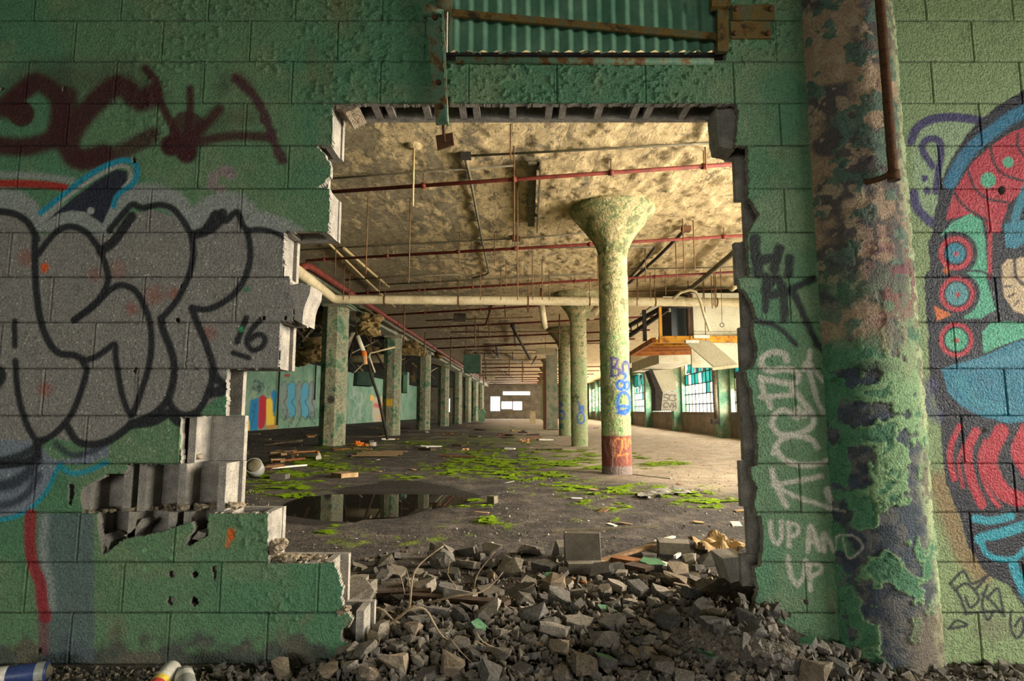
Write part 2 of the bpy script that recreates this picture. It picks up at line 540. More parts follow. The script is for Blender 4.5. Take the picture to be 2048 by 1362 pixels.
    O(z2((940, 577), (960, 660), (1000, 760), (1020, 860), (1010, 960), (980, 1050), (920, 1120), (850, 1160), (770, 1195), (680, 1265), (600, 1302), (520, 1312), (450, 1290), (392, 1205)), 16)
    O(z2((1140, 85), (1210, 62), (1270, 20), (1300, -40)) , 20)
    O(z1((1180, 1362), (1230, 1290), (1262, 1245), (1315, 1290), (1385, 1240), (1420, 1320)) + z2((1440, 60), (1460, 140), (1460, 240), (1430, 340), (1370, 430), (1290, 490), (1210, 522), (1122, 515)))
    O(z2((1122, 515), (1150, 600), (1190, 690), (1230, 800), (1245, 880), (1235, 960), (1200, 1050), (1150, 1120), (1080, 1142), (1020, 1110), (988, 1060)), 15)
    O(z2((1245, 880), (1270, 930), (1330, 975)), 18); O(z2((1330, 975), (1290, 1000), (1230, 1010)), 22)
    O(z2((1440, 60), (1530, 55), (1620, 80), (1690, 125)), 11)
    O(z2((85, 590), (88, 735)), 12); O(z2((90, 825), (100, 960), (120, 1080), (160, 1200), (220, 1290), (300, 1262), (370, 1200), (430, 1110), (480, 980), (505, 880), (485, 830)))
    O(z2((490, 825), (560, 800), (620, 760), (672, 728), (677, 800), (690, 900), (710, 1010), (740, 1100), (765, 1142)), 13)
    O(z2((-60, 850), (0, 880), (12, 920), (-20, 970)), 18)
    O(z2((770, 1195), (900, 1175), (990, 1130), (1050, 1180), (1150, 1150)), 20)
    O(z2((220, 1300), (215, 1380), (130, 1420), (-60, 1440)), 16)
    O(z2((1438, 572), (1385, 712)), 13); O(z2((1525, 582), (1470, 640), (1443, 710), (1475, 760), (1530, 742), (1548, 692), (1510, 668), (1462, 698)), 12); O(z2((1362, 776), (1452, 806)), 11)
    for p, r, c in (((1440, 405), 6, (52, 120, 84)), ((1410, 638), 6, (52, 140, 84)),):
        dt(z2(p)[0], r, c, .9, 3)
    dt(z2((262, 275))[0], 8, (226, 92, 28), 1, 3); dt(z2((255, 300))[0], 4, (226, 92, 28), .8, 3)
    # ---- foot of the wall: grey patch, red stripe, white mist, orange mark
    fl(z3((225, 385), (545, 385), (550, 1250), (225, 1270)), (88, 100, 108), .72, 8, .4, soft=4)
    st(z3((262, 400), (255, 620), (290, 800), (300, 930)), 16, (170, 172, 166), .55, soft=9)
    st(z3((178, 390), (176, 560), (195, 690), (235, 790), (245, 900), (265, 990)), 24, (150, 38, 46), .95, soft=4)
    st(z3((255, 980), (255, 1180)), 22, (130, 40, 46), .5, soft=8)
    st(z3((1352, 490), (1350, 520)), 14, (226, 104, 30), 1, soft=4); st(z3((1340, 540), (1330, 570)), 9, (214, 110, 40), .8, soft=4)
    for p in ((845, 600), (845, 705), (1000, 580), (1000, 640)):
        dt(z3(p)[0], 4, (132, 188, 128), .8, 2)
    # ---- strip between opening and column: black tag
    B = lambda pts, w: st(pts, w * S, (28, 34, 32), .97, soft=4, rough=5, gloss=.35)
    B(z6((470, 110), (478, 200), (492, 310)), 66); B(z6((490, 240), (600, 215)), 60); B(z6((612, 172), (600, 230), (585, 290)), 64)
    B(z6((675, 222), (668, 310)), 54); B(z6((540, 330), (535, 520)), 50); B(z6((530, 420), (600, 340), (640, 440), (642, 585)), 50)
    B(z6((560, 440), (650, 420)), 56); B(z6((690, 402), (812, 346)), 44); B(z6((690, 410), (740, 520), (800, 650), (850, 740), (895, 785)), 40)
    B(z6((490, 592), (580, 610), (650, 660), (712, 730)), 32)
    # white lettering
    Wt = lambda pts, w=36: st(pts, w * S, (196, 190, 172), .92, soft=3.2, rough=3, gloss=.3)
    Wt(z6((660, 820), (640, 782), (580, 772), (520, 805), (512, 850), (560, 880), (640, 872), (710, 885), (730, 930), (690, 955), (610, 945), (505, 925)))
    Wt(z6((505, 925), (525, 1000), (545, 1040), (565, 1095)), 32); Wt(z6((505, 1035), (600, 1030), (690, 1022)), 30); Wt(z6((690, 985), (740, 1045), (805, 1125)), 36); Wt(z6((725, 1110), (760, 1140)), 44)
    Wt(z6((795, 770), (790, 860), (812, 960), (840, 1060), (872, 1125)), 32); Wt(z6((795, 790), (757, 872)), 28); Wt(z6((800, 850), (868, 942)), 28)
    Wt(z6((720, 1152), (640, 1112), (592, 1140), (572, 1195), (620, 1252), (720, 1250), (805, 1205), (820, 1155)), 34)
    Wt(z6((840, 1330), (800, 1282), (700, 1262), (620, 1292), (580, 1362)) + z7((600, 20), (650, 70), (740, 100), (840, 95), (888, 76)), 34)
    Wt(z7((572, 132), (600, 220), (640, 310), (660, 338)), 32); Wt(z7((860, 165), (740, 190), (580, 215)), 30); Wt(z7((590, 215), (700, 280), (820, 320), (920, 352), (1000, 372)), 28); Wt(z7((898, 250), (915, 300)), 50)
    Wt(z7((562, 432), (572, 520), (600, 560), (625, 530), (627, 432)), 26); Wt(z7((668, 440), (675, 572)), 26); Wt(z7((668, 440), (722, 452), (720, 500), (672, 520)), 24)
    Wt(z7((783, 602), (797, 460), (850, 592)), 30); Wt(z7((790, 552), (838, 545)), 22); Wt(z7((880, 602), (876, 500), (938, 600), (952, 520)), 28); Wt(z7((985, 512), (1020, 640), (1088, 602), (1098, 560), (1045, 512), (965, 510)), 28)
    Wt(z7((665, 640), (682, 740), (720, 800), (758, 740), (770, 660)), 28); Wt(z7((790, 680), (800, 832)), 26); Wt(z7((790, 680), (850, 682), (860, 722), (802, 750)), 24)
    # ---- mural past the column
    nv = (20, 20, 34); pp = (56, 46, 98); red = (186, 46, 62); gr = (84, 172, 136); tl = (40, 128, 150)
    fl(z5((1390, 840), (1450, 730), (1600, 690), (1790, 700), (1560, 1050), (1530, 1300), (1430, 1230), (1390, 1000)), (148, 170, 132), .9, 0, .4, soft=3)
    Pp = lambda pts, w: st(pts, w * S, pp, .97, soft=2.5, gloss=.5)
    Pp(z5((1385, 825), (1420, 750), (1500, 700), (1600, 685), (1700, 690), (1790, 705)), 52)
    Pp(z5((1510, 972), (1462, 900), (1452, 850), (1490, 812), (1550, 825), (1562, 900), (1545, 1000), (1530, 1120)), 42)
    Pp(z5((1400, 1130), (1420, 1215), (1490, 1290), (1560, 1330)), 56); dt(z5((1465, 1042))[0], 7, pp, 1, 2); dt(z5((1480, 1115))[0], 8, pp, 1, 3)
    mural = z5((2400, 430), (2046, 530), (1900, 610), (1790, 700), (1700, 800), (1620, 930), (1560, 1060), (1530, 1200), (1510, 1362)) + z6((1490, 120), (1490, 300), (1462, 340), (1480, 560), (1490, 860), (1500, 960), (1560, 1180), (1560, 1300)) + z7((1590, 200), (1660, 380), (1720, 580), (1830, 740), (1950, 800), (2046, 930), (2400, 1250))
    st(z7((1560, 200), (1620, 400), (1700, 600), (1800, 730)), 46, (150, 84, 58), .55, soft=16, gloss=.3)
    fl(mural, nv, 1, 6, .85, soft=2)
    st(z6((1500, 960), (1480, 1080), (1540, 1150)), 26, pp, .7, soft=8)
    st(z5((2350, 520), (2046, 650), (1960, 695), (1860, 770), (1760, 850), (1680, 945), (1615, 1070)), 26, (32, 112, 146), 1, soft=4, gloss=.85)
    fl(z5((2300, 640), (2046, 745), (1950, 785), (1850, 855), (1750, 945), (1680, 1045), (1622, 1150), (1590, 1290), (1700, 1260), (1800, 1265), (1850, 1362), (1905, 1362), (1950, 1200), (2060, 1090), (2300, 960)), red, 1, 4, .85, soft=2)
    D_ = lambda pts, w: st(pts, w * S, nv, .95, soft=1.8, gloss=.85)
    D_(z5((1850, 860), (1870, 950), (1930, 1020), (2060, 1062)), 16); D_(z5((1720, 1000), (1760, 1100), (1830, 1160), (1950, 1182)), 16); D_(z5((1640, 1130), (1700, 1210), (1830, 1290)), 16); D_(z5((2010, 780), (2012, 860), (2060, 925)), 16)
    dt(z5((1955, 948))[0], 11, gr, 1, 2, .85); dt(z5((1838, 1052))[0], 15.5, gr, 1, 2, .85)
    fl(z6((1560, 90), (1620, 20), (1730, -40), (1800, 10), (1826, 150), (1832, 350), (1880, 520), (1800, 572), (1700, 578), (1680, 300)), gr, 1, 4, .85, soft=2)
    st(z6((1850, -60), (1846, 150), (1845, 330)), 9, red, .9, soft=2, gloss=.85)
    for (c, ro, ri, ci) in (((1645, 195), 100, 58, tl), ((1655, 432), 104, 66, (84, 146, 150)), ((1650, 700), 102, 66, gr)):
        q = z6(c)[0]
        dt(q, (ro + 30) * S, nv, 1, 2, .85); dt(q, ro * S, red, 1, 2, .85); dt(q, (ri + 12) * S, nv, 1, 1.5, .85); dt(q, ri * S, ci, 1, 2, .85); dt(z6((c[0] + 4, c[1] + 4))[0], 5, red, .9, 2, .85)
    dt(z6((1590, 297))[0], 6, (214, 110, 48), 1, 3); fl(z6((1520, 500), (1625, 552), (1540, 592)), (214, 110, 48), 1, 2, .85)
    D_(z6((1700, 300), (1790, 300), (1860, 330)), 14)
    fl(z6((1912, 262), (1950, 232), (2060, 215), (2400, 240), (2400, 520), (2060, 552), (1990, 530), (1932, 450)), (208, 180, 142), 1, 4, .85, soft=2, )
    D_(z6((1990, 225), (2000, 330), (2060, 390)), 20); D_(z6((1940, 390), (1975, 385)), 12); D_(z6((1960, 450), (1990, 430)), 12); D_(z6((1990, 500), (2015, 470)), 12)
    fl(z6((1930, 20), (2100, -10), (2100, 120), (2000, 165), (1938, 160)), tl, 1, 3, .85); st(z5((2070, 1080), (2020, 1200), (1980, 1340)), 17, tl, .95, soft=3, gloss=.85)
    fl(z6((1800, 660), (1850, 605), (1950, 590), (2100, 612), (2400, 640), (2400, 700), (2046, 690), (1900, 740), (1812, 780)), gr, 1, 3, .85, soft=2)
    fl(z6((1560, 870), (1800, 800), (1900, 752), (2046, 700), (2400, 690), (2400, 1120), (2060, 1182), (1950, 1188), (1800, 1150), (1680, 1092), (1600, 1000)), (34, 122, 146), 1, 4, .85, soft=3)
    st(z6((1660, 930), (1760, 1050), (1900, 1110)), 20, (52, 150, 160), .5, soft=9, gloss=.85)
    st(z6((1700, 860), (1850, 840), (2060, 790)), 20, (80, 150, 170), .5, soft=10, gloss=.85)
    for pts, w in ((((1668, -125), (1622, -20), (1615, 80), (1640, 180)), 34), (((1765, -95), (1722, 0), (1726, 120), (1752, 220), (1802, 330)), 54), (((1912, -95), (1850, 40), (1862, 150), (1930, 260), (2015, 300)), 92), (((2060, -110), (2010, 20), (2070, 140)), 80), (((1820, -40), (1790, 60), (1810, 180), (1860, 290), (1900, 340)), 26), (((1700, -20), (1665, 80), (1690, 230)), 18)):
        st(z7(*pts), w * S, (188, 34, 52), .95, soft=3, gloss=.85)
    Tq = lambda pts, w: st(pts, w * S, (24, 150, 168), .97, soft=2.5, gloss=.85)
    Tq(z7((1785, 532), (1850, 512), (1950, 486), (2070, 445)), 62); Tq(z7((1790, 540), (1832, 620), (1920, 650), (2000, 640), (2070, 570)), 34); Tq(z7((1760, 412), (1850, 425), (1970, 400)), 46); Tq(z7((1985, 690), (2030, 800), (2080, 900)), 60)
    D_(z7((1830, 550), (1900, 565), (2000, 520)), 26)
    Tg = lambda *p: st(z7(*p), 17 * S, (30, 28, 36), .97, soft=1.8, gloss=.4)
    Tg((1612, 792), (1690, 722), (1742, 792), (1840, 742)); Tg((1612, 792), (1660, 850), (1702, 950)); Tg((1640, 832), (1700, 792), (1762, 822), (1820, 760)); Tg((1702, 872), (1732, 932), (1782, 882), (1750, 822))
    Tg((1800, 852), (1860, 902), (1920, 972)); Tg((1832, 802), (1802, 902), (1832, 1002), (1872, 952)); Tg((1832, 872), (1892, 822), (1912, 902), (1932, 982)); Tg((1702, 972), (1800, 958), (1922, 952)); Tg((1606, 1055), (1712, 1036), (1652, 1010), (1606, 1058))
    Tg((1972, 952), (1966, 1042), (2002, 1112), (2042, 1062), (2032, 992), (1992, 1042))
    # near-white specks painted as glints on the silver, and worn patches
    A = CV.a
    glints = (_hash(X // 2, Y // 2, 77) > .988) & (X < 640) & (Y > 420) & (Y < 960) & (A[..., 0] > .1)
    A[glints, :3] = A[glints, :3] * .25 + np.array(srgb(236, 230, 216), np.float32) * .75
    wear = smooth(.7, .76, vnoise(X, Y, 18, 40, 3)) * .35
    A[..., :3] = A[..., :3] * (1 - wear[..., None] * .45)
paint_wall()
# ------------------------------------------------------------------ the block wall with its broken opening
CH, CL = 0.2032, 0.4064
TH = 0.19
OPEN = [(600, 1420), (722, 1400), (715, 1335), (702, 1300), (692, 1262), (705, 1240), (700, 1229), (690, 1222), (682, 1200), (684, 1175), (676, 1150), (668, 1127),
        (537, 1127), (537, 1027), (490, 1027), (417, 1027), (416, 1072), (380, 1090), (369, 1090), (388, 1058), (385, 1043), (350, 1056), (290, 1071), (247, 1078), (225, 1098), (205, 1110), (197, 1070), (195, 1027),
        (167, 1022), (161, 995), (165, 975), (201, 957), (218, 947), (246, 947), (257, 935), (253, 928), (362, 928), (362, 833), (452, 831), (454, 737), (560, 737), (560, 643),
        (585, 643), (588, 605), (578, 553), (568, 552), (569, 463), (658, 463), (659, 376), (630, 375), (643, 369), (660, 352), (662, 333), (650, 308), (633, 291), (664, 290), (666, 207),
        (1471, 207), (1478, 222), (1474, 246), (1471, 289), (1495, 291), (1497, 376), (1496, 395), (1508, 412), (1519, 430), (1500, 460), (1496, 469), (1498, 553), (1473, 556), (1481, 577), (1495, 590), (1505, 611), (1512, 637),
        (1505, 645), (1509, 679), (1515, 703), (1507, 735), (1490, 741), (1497, 765), (1505, 790), (1508, 831), (1512, 838), (1516, 905), (1516, 930), (1502, 934), (1504, 957), (1516, 975), (1509, 1000), (1511, 1029),
        (1521, 1033), (1526, 1060), (1524, 1111), (1522, 1131), (1509, 1135), (1516, 1180), (1509, 1214), (1492, 1233), (1480, 1241), (1485, 1256), (1530, 1268), (1553, 1286), (1600, 1310), (1640, 1340), (1640, 1420)]
SHUT = [(886, -900), (886, 121), (1452, 121), (1452, -900)]
SLOTS = [[(137, 968), (146, 966), (147, 990), (143, 1012), (137, 1008)], [(423, 1133), (433, 1131), (432, 1150), (429, 1163), (424, 1150)]]
PITS = [((342, 1149), 6.5), ((390, 1149), 6), ((341, 1201), 7), ((389, 1203), 8), ((355, 641), 4.5), ((270, 741), 5), ((362, 572), 2.5), ((268, 320), 5), ((128, 178), 5), ((5, 178), 3.5), ((528, 636), 3.5), ((571, 636), 3.5), ((2004, 380), 7), ((1967, 862), 4), ((693, 1271), 12), ((79, 1302), 5), ((1612, 1204), 4)]
LB = {0: (742, .1), 1: (676, 0), 2: (537, 0), 3: (489, .17), 4: (491, .17), 5: (453, 0), 6: (560, 0), 7: (590, 0), 8: (569, 0), 9: (658, 0), 10: (636, 0), 11: (666, 0)}
RB = {0: (1560, 0), 1: (1512, 0), 2: (1524, 0), 3: (1509, 0), 4: (1514, 0), 5: (1505, 0), 6: (1508, 0), 7: (1511, 0), 8: (1497, 0), 9: (1516, 0), 10: (1496, 0), 11: (1476, 0)}
A_EVEN = -1.825
rng = random.Random(5)

def wall_box_quads(V, Q, x0, x1, y0, y1, z0, z1, nsub=1):
    n = len(V)
    for x in (x0, x1):
        for y in (y0, y1):
            for z in (z0, z1):
                V.append((x, y, z))
    for f in ((0, 1, 3, 2), (4, 6, 7, 5), (0, 4, 5, 1), (2, 3, 7, 6), (0, 2, 6, 4), (1, 5, 7, 3)):
        Q.append(tuple(i + n for i in f))

def holes_mask(px, py, seed):
    jx = px + (vnoise(px, py, 7, 90 + seed, 2) - .5) * 5.0
    jy = py + (vnoise(px, py, 7, 190 + seed, 2) - .5) * 5.0
    keep = ~in_poly(jx, jy, OPEN)
    keep &= ~in_poly(px, py, SHUT)
    for s in SLOTS: keep &= ~in_poly(jx, jy, s)
    for (cx, cy), r in PITS: keep &= np.hypot(jx - cx, (jy - cy) * .8) > r
    return keep

def make_block(k, x0, x1, lo, hi, parent, coarse=False):
    """one block of course k; lo / hi: where the blocks's body ends (opening side)"""
    z0, z1 = k * CH, (k + 1) * CH
    st = 0.02 if coarse else 0.0042
    nx = max(2, int(round((x1 - x0) / st)) + 1); nz = max(2, int(round((z1 - z0) / st)) + 1)
    xs = np.linspace(x0, x1, nx); zs = np.linspace(z0, z1, nz)
    X, Z = np.meshgrid(xs, zs)
    px, py = project(X, W, Z)
    xc = (X[:-1, :-1] + X[1:, 1:]) / 2; zc = (Z[:-1, :-1] + Z[1:, 1:]) / 2
    kp = holes_mask(*project(xc, W, zc), 0)
    seed = int(abs(x0 * 1000)) + 31 * k
    dx = np.minimum(X - x0, x1 - X); dz = np.minimum(Z - z0, z1 - Z)
    wob = (vnoise(X, Z, .05, 12, 2) - .5) * .004
    y = W + .005 * (1 - smooth(.0015, .0065, dz + wob)) + .0045 * (1 - smooth(.001, .005, dx + wob)) - .0026 * np.exp(-((dx - .0065) / .003) ** 2)
    y = y + rng.uniform(-.0012, .0012) + (vnoise(X, Z, .09, 21, 2) - .5) * .0018
    reg = smooth(.44, .66, vnoise(X, Z, .35, 33, 2) + .22 * smooth(420, 60, py) - .2 * smooth(300, 700, py)) * smooth(120, 420, px) * (1 - .8 * smooth(1750, 1850, px))
    bl = smooth(.56, .8, vnoise(X, Z, .02, 55, 2))
    y = y - reg * bl * .0085
    y = y + (_hash(np.round(X / .0042), np.round(Z / .0042), 9) - .5) * .0012
    used = np.zeros((nz, nx), bool)
    used[:-1, :-1] |= kp; used[1:, :-1] |= kp; used[:-1, 1:] |= kp; used[1:, 1:] |= kp
    idx = -np.ones((nz, nx), int); idx[used] = np.arange(used.sum())
    V = np.stack([X[used], y[used], Z[used]], 1)
    pu = px[used]
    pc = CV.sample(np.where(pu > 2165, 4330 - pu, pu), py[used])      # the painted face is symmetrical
    joint_dark = (1 - smooth(.002, .0055, (dz + wob)[used])) * (.35 + .5 * vnoise(X[used], Z[used], .12, 44, 2))
    pc[:, :3] *= (1 - .75 * joint_dark)[:, None]      # bed joints darkened unevenly for contrast
    # raw concrete shows along chipped edges
    Q = np.stack([idx[:-1, :-1][kp], idx[:-1, 1:][kp], idx[1:, 1:][kp], idx[1:, :-1][kp]], 1) if kp.any() else np.zeros((0, 4), int)
    nq = len(Q)
    # rim of the face shell
    K = np.pad(kp, 1)
    edges = []
    c = K[1:-1, 1:-1]
    for (dj, di, a, b) in ((-1, 0, (0, 0), (0, 1)), (1, 0, (1, 1), (1, 0)), (0, -1, (1, 0), (0, 0)), (0, 1, (0, 1), (1, 1))):
        nb = K[1 + dj:K.shape[0] - 1 + dj, 1 + di:K.shape[1] - 1 + di]
        jj, ii = np.nonzero(c & ~nb)
        edges.append(np.stack([idx[jj + a[0], ii + a[1]], idx[jj + b[0], ii + b[1]]], 1))
    E = np.vstack(edges) if nq else np.zeros((0, 2), int)
    VV = [V]; n = len(V)
    QQ = [Q]
    if len(E):
        ev, inv = np.unique(E.reshape(-1), return_inverse=True)
        bv = V[ev].copy()
        bj = (_hash(np.round(bv[:, 0] * 300), np.round(bv[:, 2] * 300), 3) - .5) * .004
        bv[:, 1] = W + .032 + bj
        VV.append(bv)
        E2 = inv.reshape(-1, 2) + n
        QQ.append(np.stack([E[:, 1], E[:, 0], E2[:, 0], E2[:, 1]], 1))
        n += len(bv)
    # rear shell and webs
    bx0, bx1 = max(x0, lo), min(x1, hi)
    hv, hq = [], []
    if bx1 - bx0 > .02:
        wall_box_quads(hv, hq, bx0, bx1, W + TH - .034, W + TH, z0 + .001, z1 - .001)
        for wx in (x0 + .016, (x0 + x1) / 2 - .016, x1 - .048):
            if wx > bx0 - .001 and wx + .03 < bx1 + .001:
                wall_box_quads(hv, hq, wx, wx + .032, W + .03, W + TH - .03, z0 + .001, z1 - .001)
    if hv:
        VV.append(np.array(hv)); QQ.append(np.array(hq) + n)
    Vall = np.vstack(VV); Qall = np.vstack(QQ)
    if len(Qall) == 0: return
    col = np.zeros((len(Vall), 4)); col[:, :3] = .2; col[:len(V)] = pc
    mi = np.ones(len(Qall), int); mi[:nq] = 0
    sm = np.zeros(len(Qall), bool); sm[:nq] = True
    me = np_mesh('concrete_block', Vall, Qall, mi, sm, {'paint': col}, (M['block_paint'], M['block_raw']))
    link('concrete_block', me, parent)

def xw(px, py, dy=0.0):
    return PY(px, py, W + dy).x

wmb = MB()
HI_Z = 16 * CH
for a, b, c, d in ((-15.2, -3.05, 0, ZC), (3.05, 8.2, 0, ZC), (-3.05, 3.05, HI_Z, ZC)):
    wmb.box(((a + b) / 2, W + TH / 2, (c + d) / 2), (b - a, TH, d - c))
M['hall_green'] = spotted('old_green_wall', [(.3, srgb(70, 124, 96)), (.55, srgb(104, 150, 116)), (.75, srgb(140, 160, 128))], 1.1, 7, .7, 40, .4, .01)
wall_front = wmb.build('wall_front', M['hall_green'], None, kind='structure', label='green painted concrete block wall with a broken opening and graffiti', category='wall')

for k in range(16):
    off = A_EVEN + (0 if k % 2 == 0 else CL / 2)
    ymid = project(0, W, (k + .5) * CH)[1]
    left_end = xw(LB[k][0], ymid, LB[k][1]) if k in LB else 99
    right_end = xw(RB[k][0], ymid, RB[k][1]) if k in RB else -99
    for i in range(-4, 9):
        x0 = off + i * CL; x1 = x0 + CL
        if x1 < -3.05 or x0 > 1.44: continue
        x0 = max(x0, -3.05); x1 = min(x1, 1.46)
        if x1 - x0 < .02: continue
        pa = project(x1, W, (k + .5) * CH); 
        coarse = pa[0] < -20 or k > 14
        if k in LB:
            if left_end > x0 + .01 or x0 < -.3:
                lo, hi = x0, min(x1, left_end)
            elif right_end < x1:
                lo, hi = max(x0, right_end), x1
            else:
                lo, hi = 1, 0
            # short remainder next to a broken joint keeps only what the outline leaves
            make_block(k, x0, x1, lo, hi, wall_front, coarse)
        elif k >= 13:
            s0, s1 = xw(886, 60), xw(1452, 60)
            if x0 >= s0 - .01 and x1 <= s1 + .01: continue
            lo, hi = (x0, min(x1, s0)) if x0 < s0 else (max(x0, s1), x1)
            make_block(k, x0, x1, lo, hi, wall_front, coarse)
        else:
            make_block(k, x0, x1, x0, x1, wall_front, coarse)
    for i in range(8, 14):
        x0 = off + .1 + i * CL; x1 = x0 + CL
        if x1 < 1.74 or x0 > 3.05: continue
        x0 = max(x0, 1.70); x1 = min(x1, 3.05)
        if x1 - x0 < .02: continue
        make_block(k, x0, x1, x0, x1, wall_front, project(x0, W, (k + .5) * CH)[0] > 2070 or k > 14)

# lumps of mortar on the broken courses
def lump_mesh(name, cs, mat, seed):
    r = random.Random(seed)
    bm = bmesh.new()
    for c, rad in cs:
        g = bmesh.ops.create_icosphere(bm, subdivisions=2, radius=rad)
        ph = r.uniform(0, 9)
        for v in g['verts']:
            n = v.co.normalized()
            k = 1 + .35 * math.sin(7 * n.x + ph) * math.cos(6 * n.y - ph) + r.uniform(-.16, .16)
            v.co = Vector((v.co.x * k * 1.15, v.co.y * k, v.co.z * k * .7)) + Vector(c)
    me = bpy.data.meshes.new(name); bm.to_mesh(me); bm.free()
    me.materials.append(mat)
    return me
def mortar_row(pts, r0, r1, seed, ys=(.03, .15), per=9):
    r = random.Random(seed); cs = []
    for (xa, ya), (xb, yb) in zip(pts[:-1], pts[1:]):
        for q in range(per):
            t = (q + r.random()) / per
            p = PY(xa + (xb - xa) * t, ya + (yb - ya) * t, W + r.uniform(*ys))
            cs.append((p, r.uniform(r0, r1) * 1.35))
    link('mortar', lump_mesh('mortar', cs, M['mortar'], seed), wall_front)
mortar_row([(548, 1116), (600, 1116), (668, 1122)], .012, .024, 1, (.02, .16), 9)
mortar_row([(545, 1108), (560, 1085)], .014, .026, 2, (.0, .05), 6)
mortar_row([(300, 1016), (380, 1014), (480, 1010)], .009, .018, 3, (.03, .15), 10)
mortar_row([(165, 1024), (280, 1018)], .007, .013, 4, (.0, .1), 8)
mortar_row([(372, 918), (395, 912)], .012, .02, 5, (.03, .15), 5)
mortar_row([(672, 214), (700, 212)], .012, .022, 6, (.03, .15), 5)
mortar_row([(680, 1222), (694, 1215)], .012, .02, 7, (.0, .08), 4)

# broken shell fragments still sitting in the wall
def shard(poly, dy0, dy1, mat, parent, seed, name='block_fragment'):
    """front outline in photograph pixels, thick, with a rough edge"""
    r = random.Random(seed)
    pts = []
    P = poly + poly[:1]
    for (xa, ya), (xb, yb) in zip(P[:-1], P[1:]):
        n = max(1, int(math.hypot(xb - xa, yb - ya) / 9))
        for q in range(n):
            t = q / n
            pts.append((xa + (xb - xa) * t + r.uniform(-1.2, 1.2), ya + (yb - ya) * t + r.uniform(-1.2, 1.2)))
    a = [PY(x, y, W + dy0) for x, y in pts]
    mb = MB(); mb.prism(a, (0, 0, 0), (0, dy1 - dy0, 0))
    mb.build(name, mat, parent)
shard([(580, 570), (604, 566), (622, 572), (618, 588), (607, 618), (604, 648), (588, 640), (589, 605)], .005, .17, M['block_raw'], wall_front, 3)
shard([(1446, 1118), (1490, 1113), (1500, 1150), (1492, 1196), (1466, 1186)], .19, .36, M['block_raw'], wall_front, 4)
shard([(1432, 210), (1470, 210), (1474, 240), (1470, 300), (1440, 292), (1434, 262)], .06, .18, M['block_raw'], wall_front, 5)
shard([(1494, 380), (1516, 378), (1538, 388), (1536, 420), (1524, 436), (1510, 410)], .02, .05, M['hall_green'], wall_front, 6)
shard([(262, 1066), (285, 1038), (292, 1047), (262, 1078), (246, 1072)], .03, .11, M['block_raw'], wall_front, 7)
shard([(197, 1086), (208, 1070), (222, 1082), (216, 1104), (206, 1107)], .03, .14, M['block_raw'], wall_front, 8)
shard([(384, 1078), (398, 1062), (412, 1068), (404, 1082)], .02, .12, M['block_raw'], wall_front, 9)
shard([(680, 215), (700, 211), (714, 206), (716, 214), (690, 226)], .02, .18, M['mortar'], wall_front, 10)

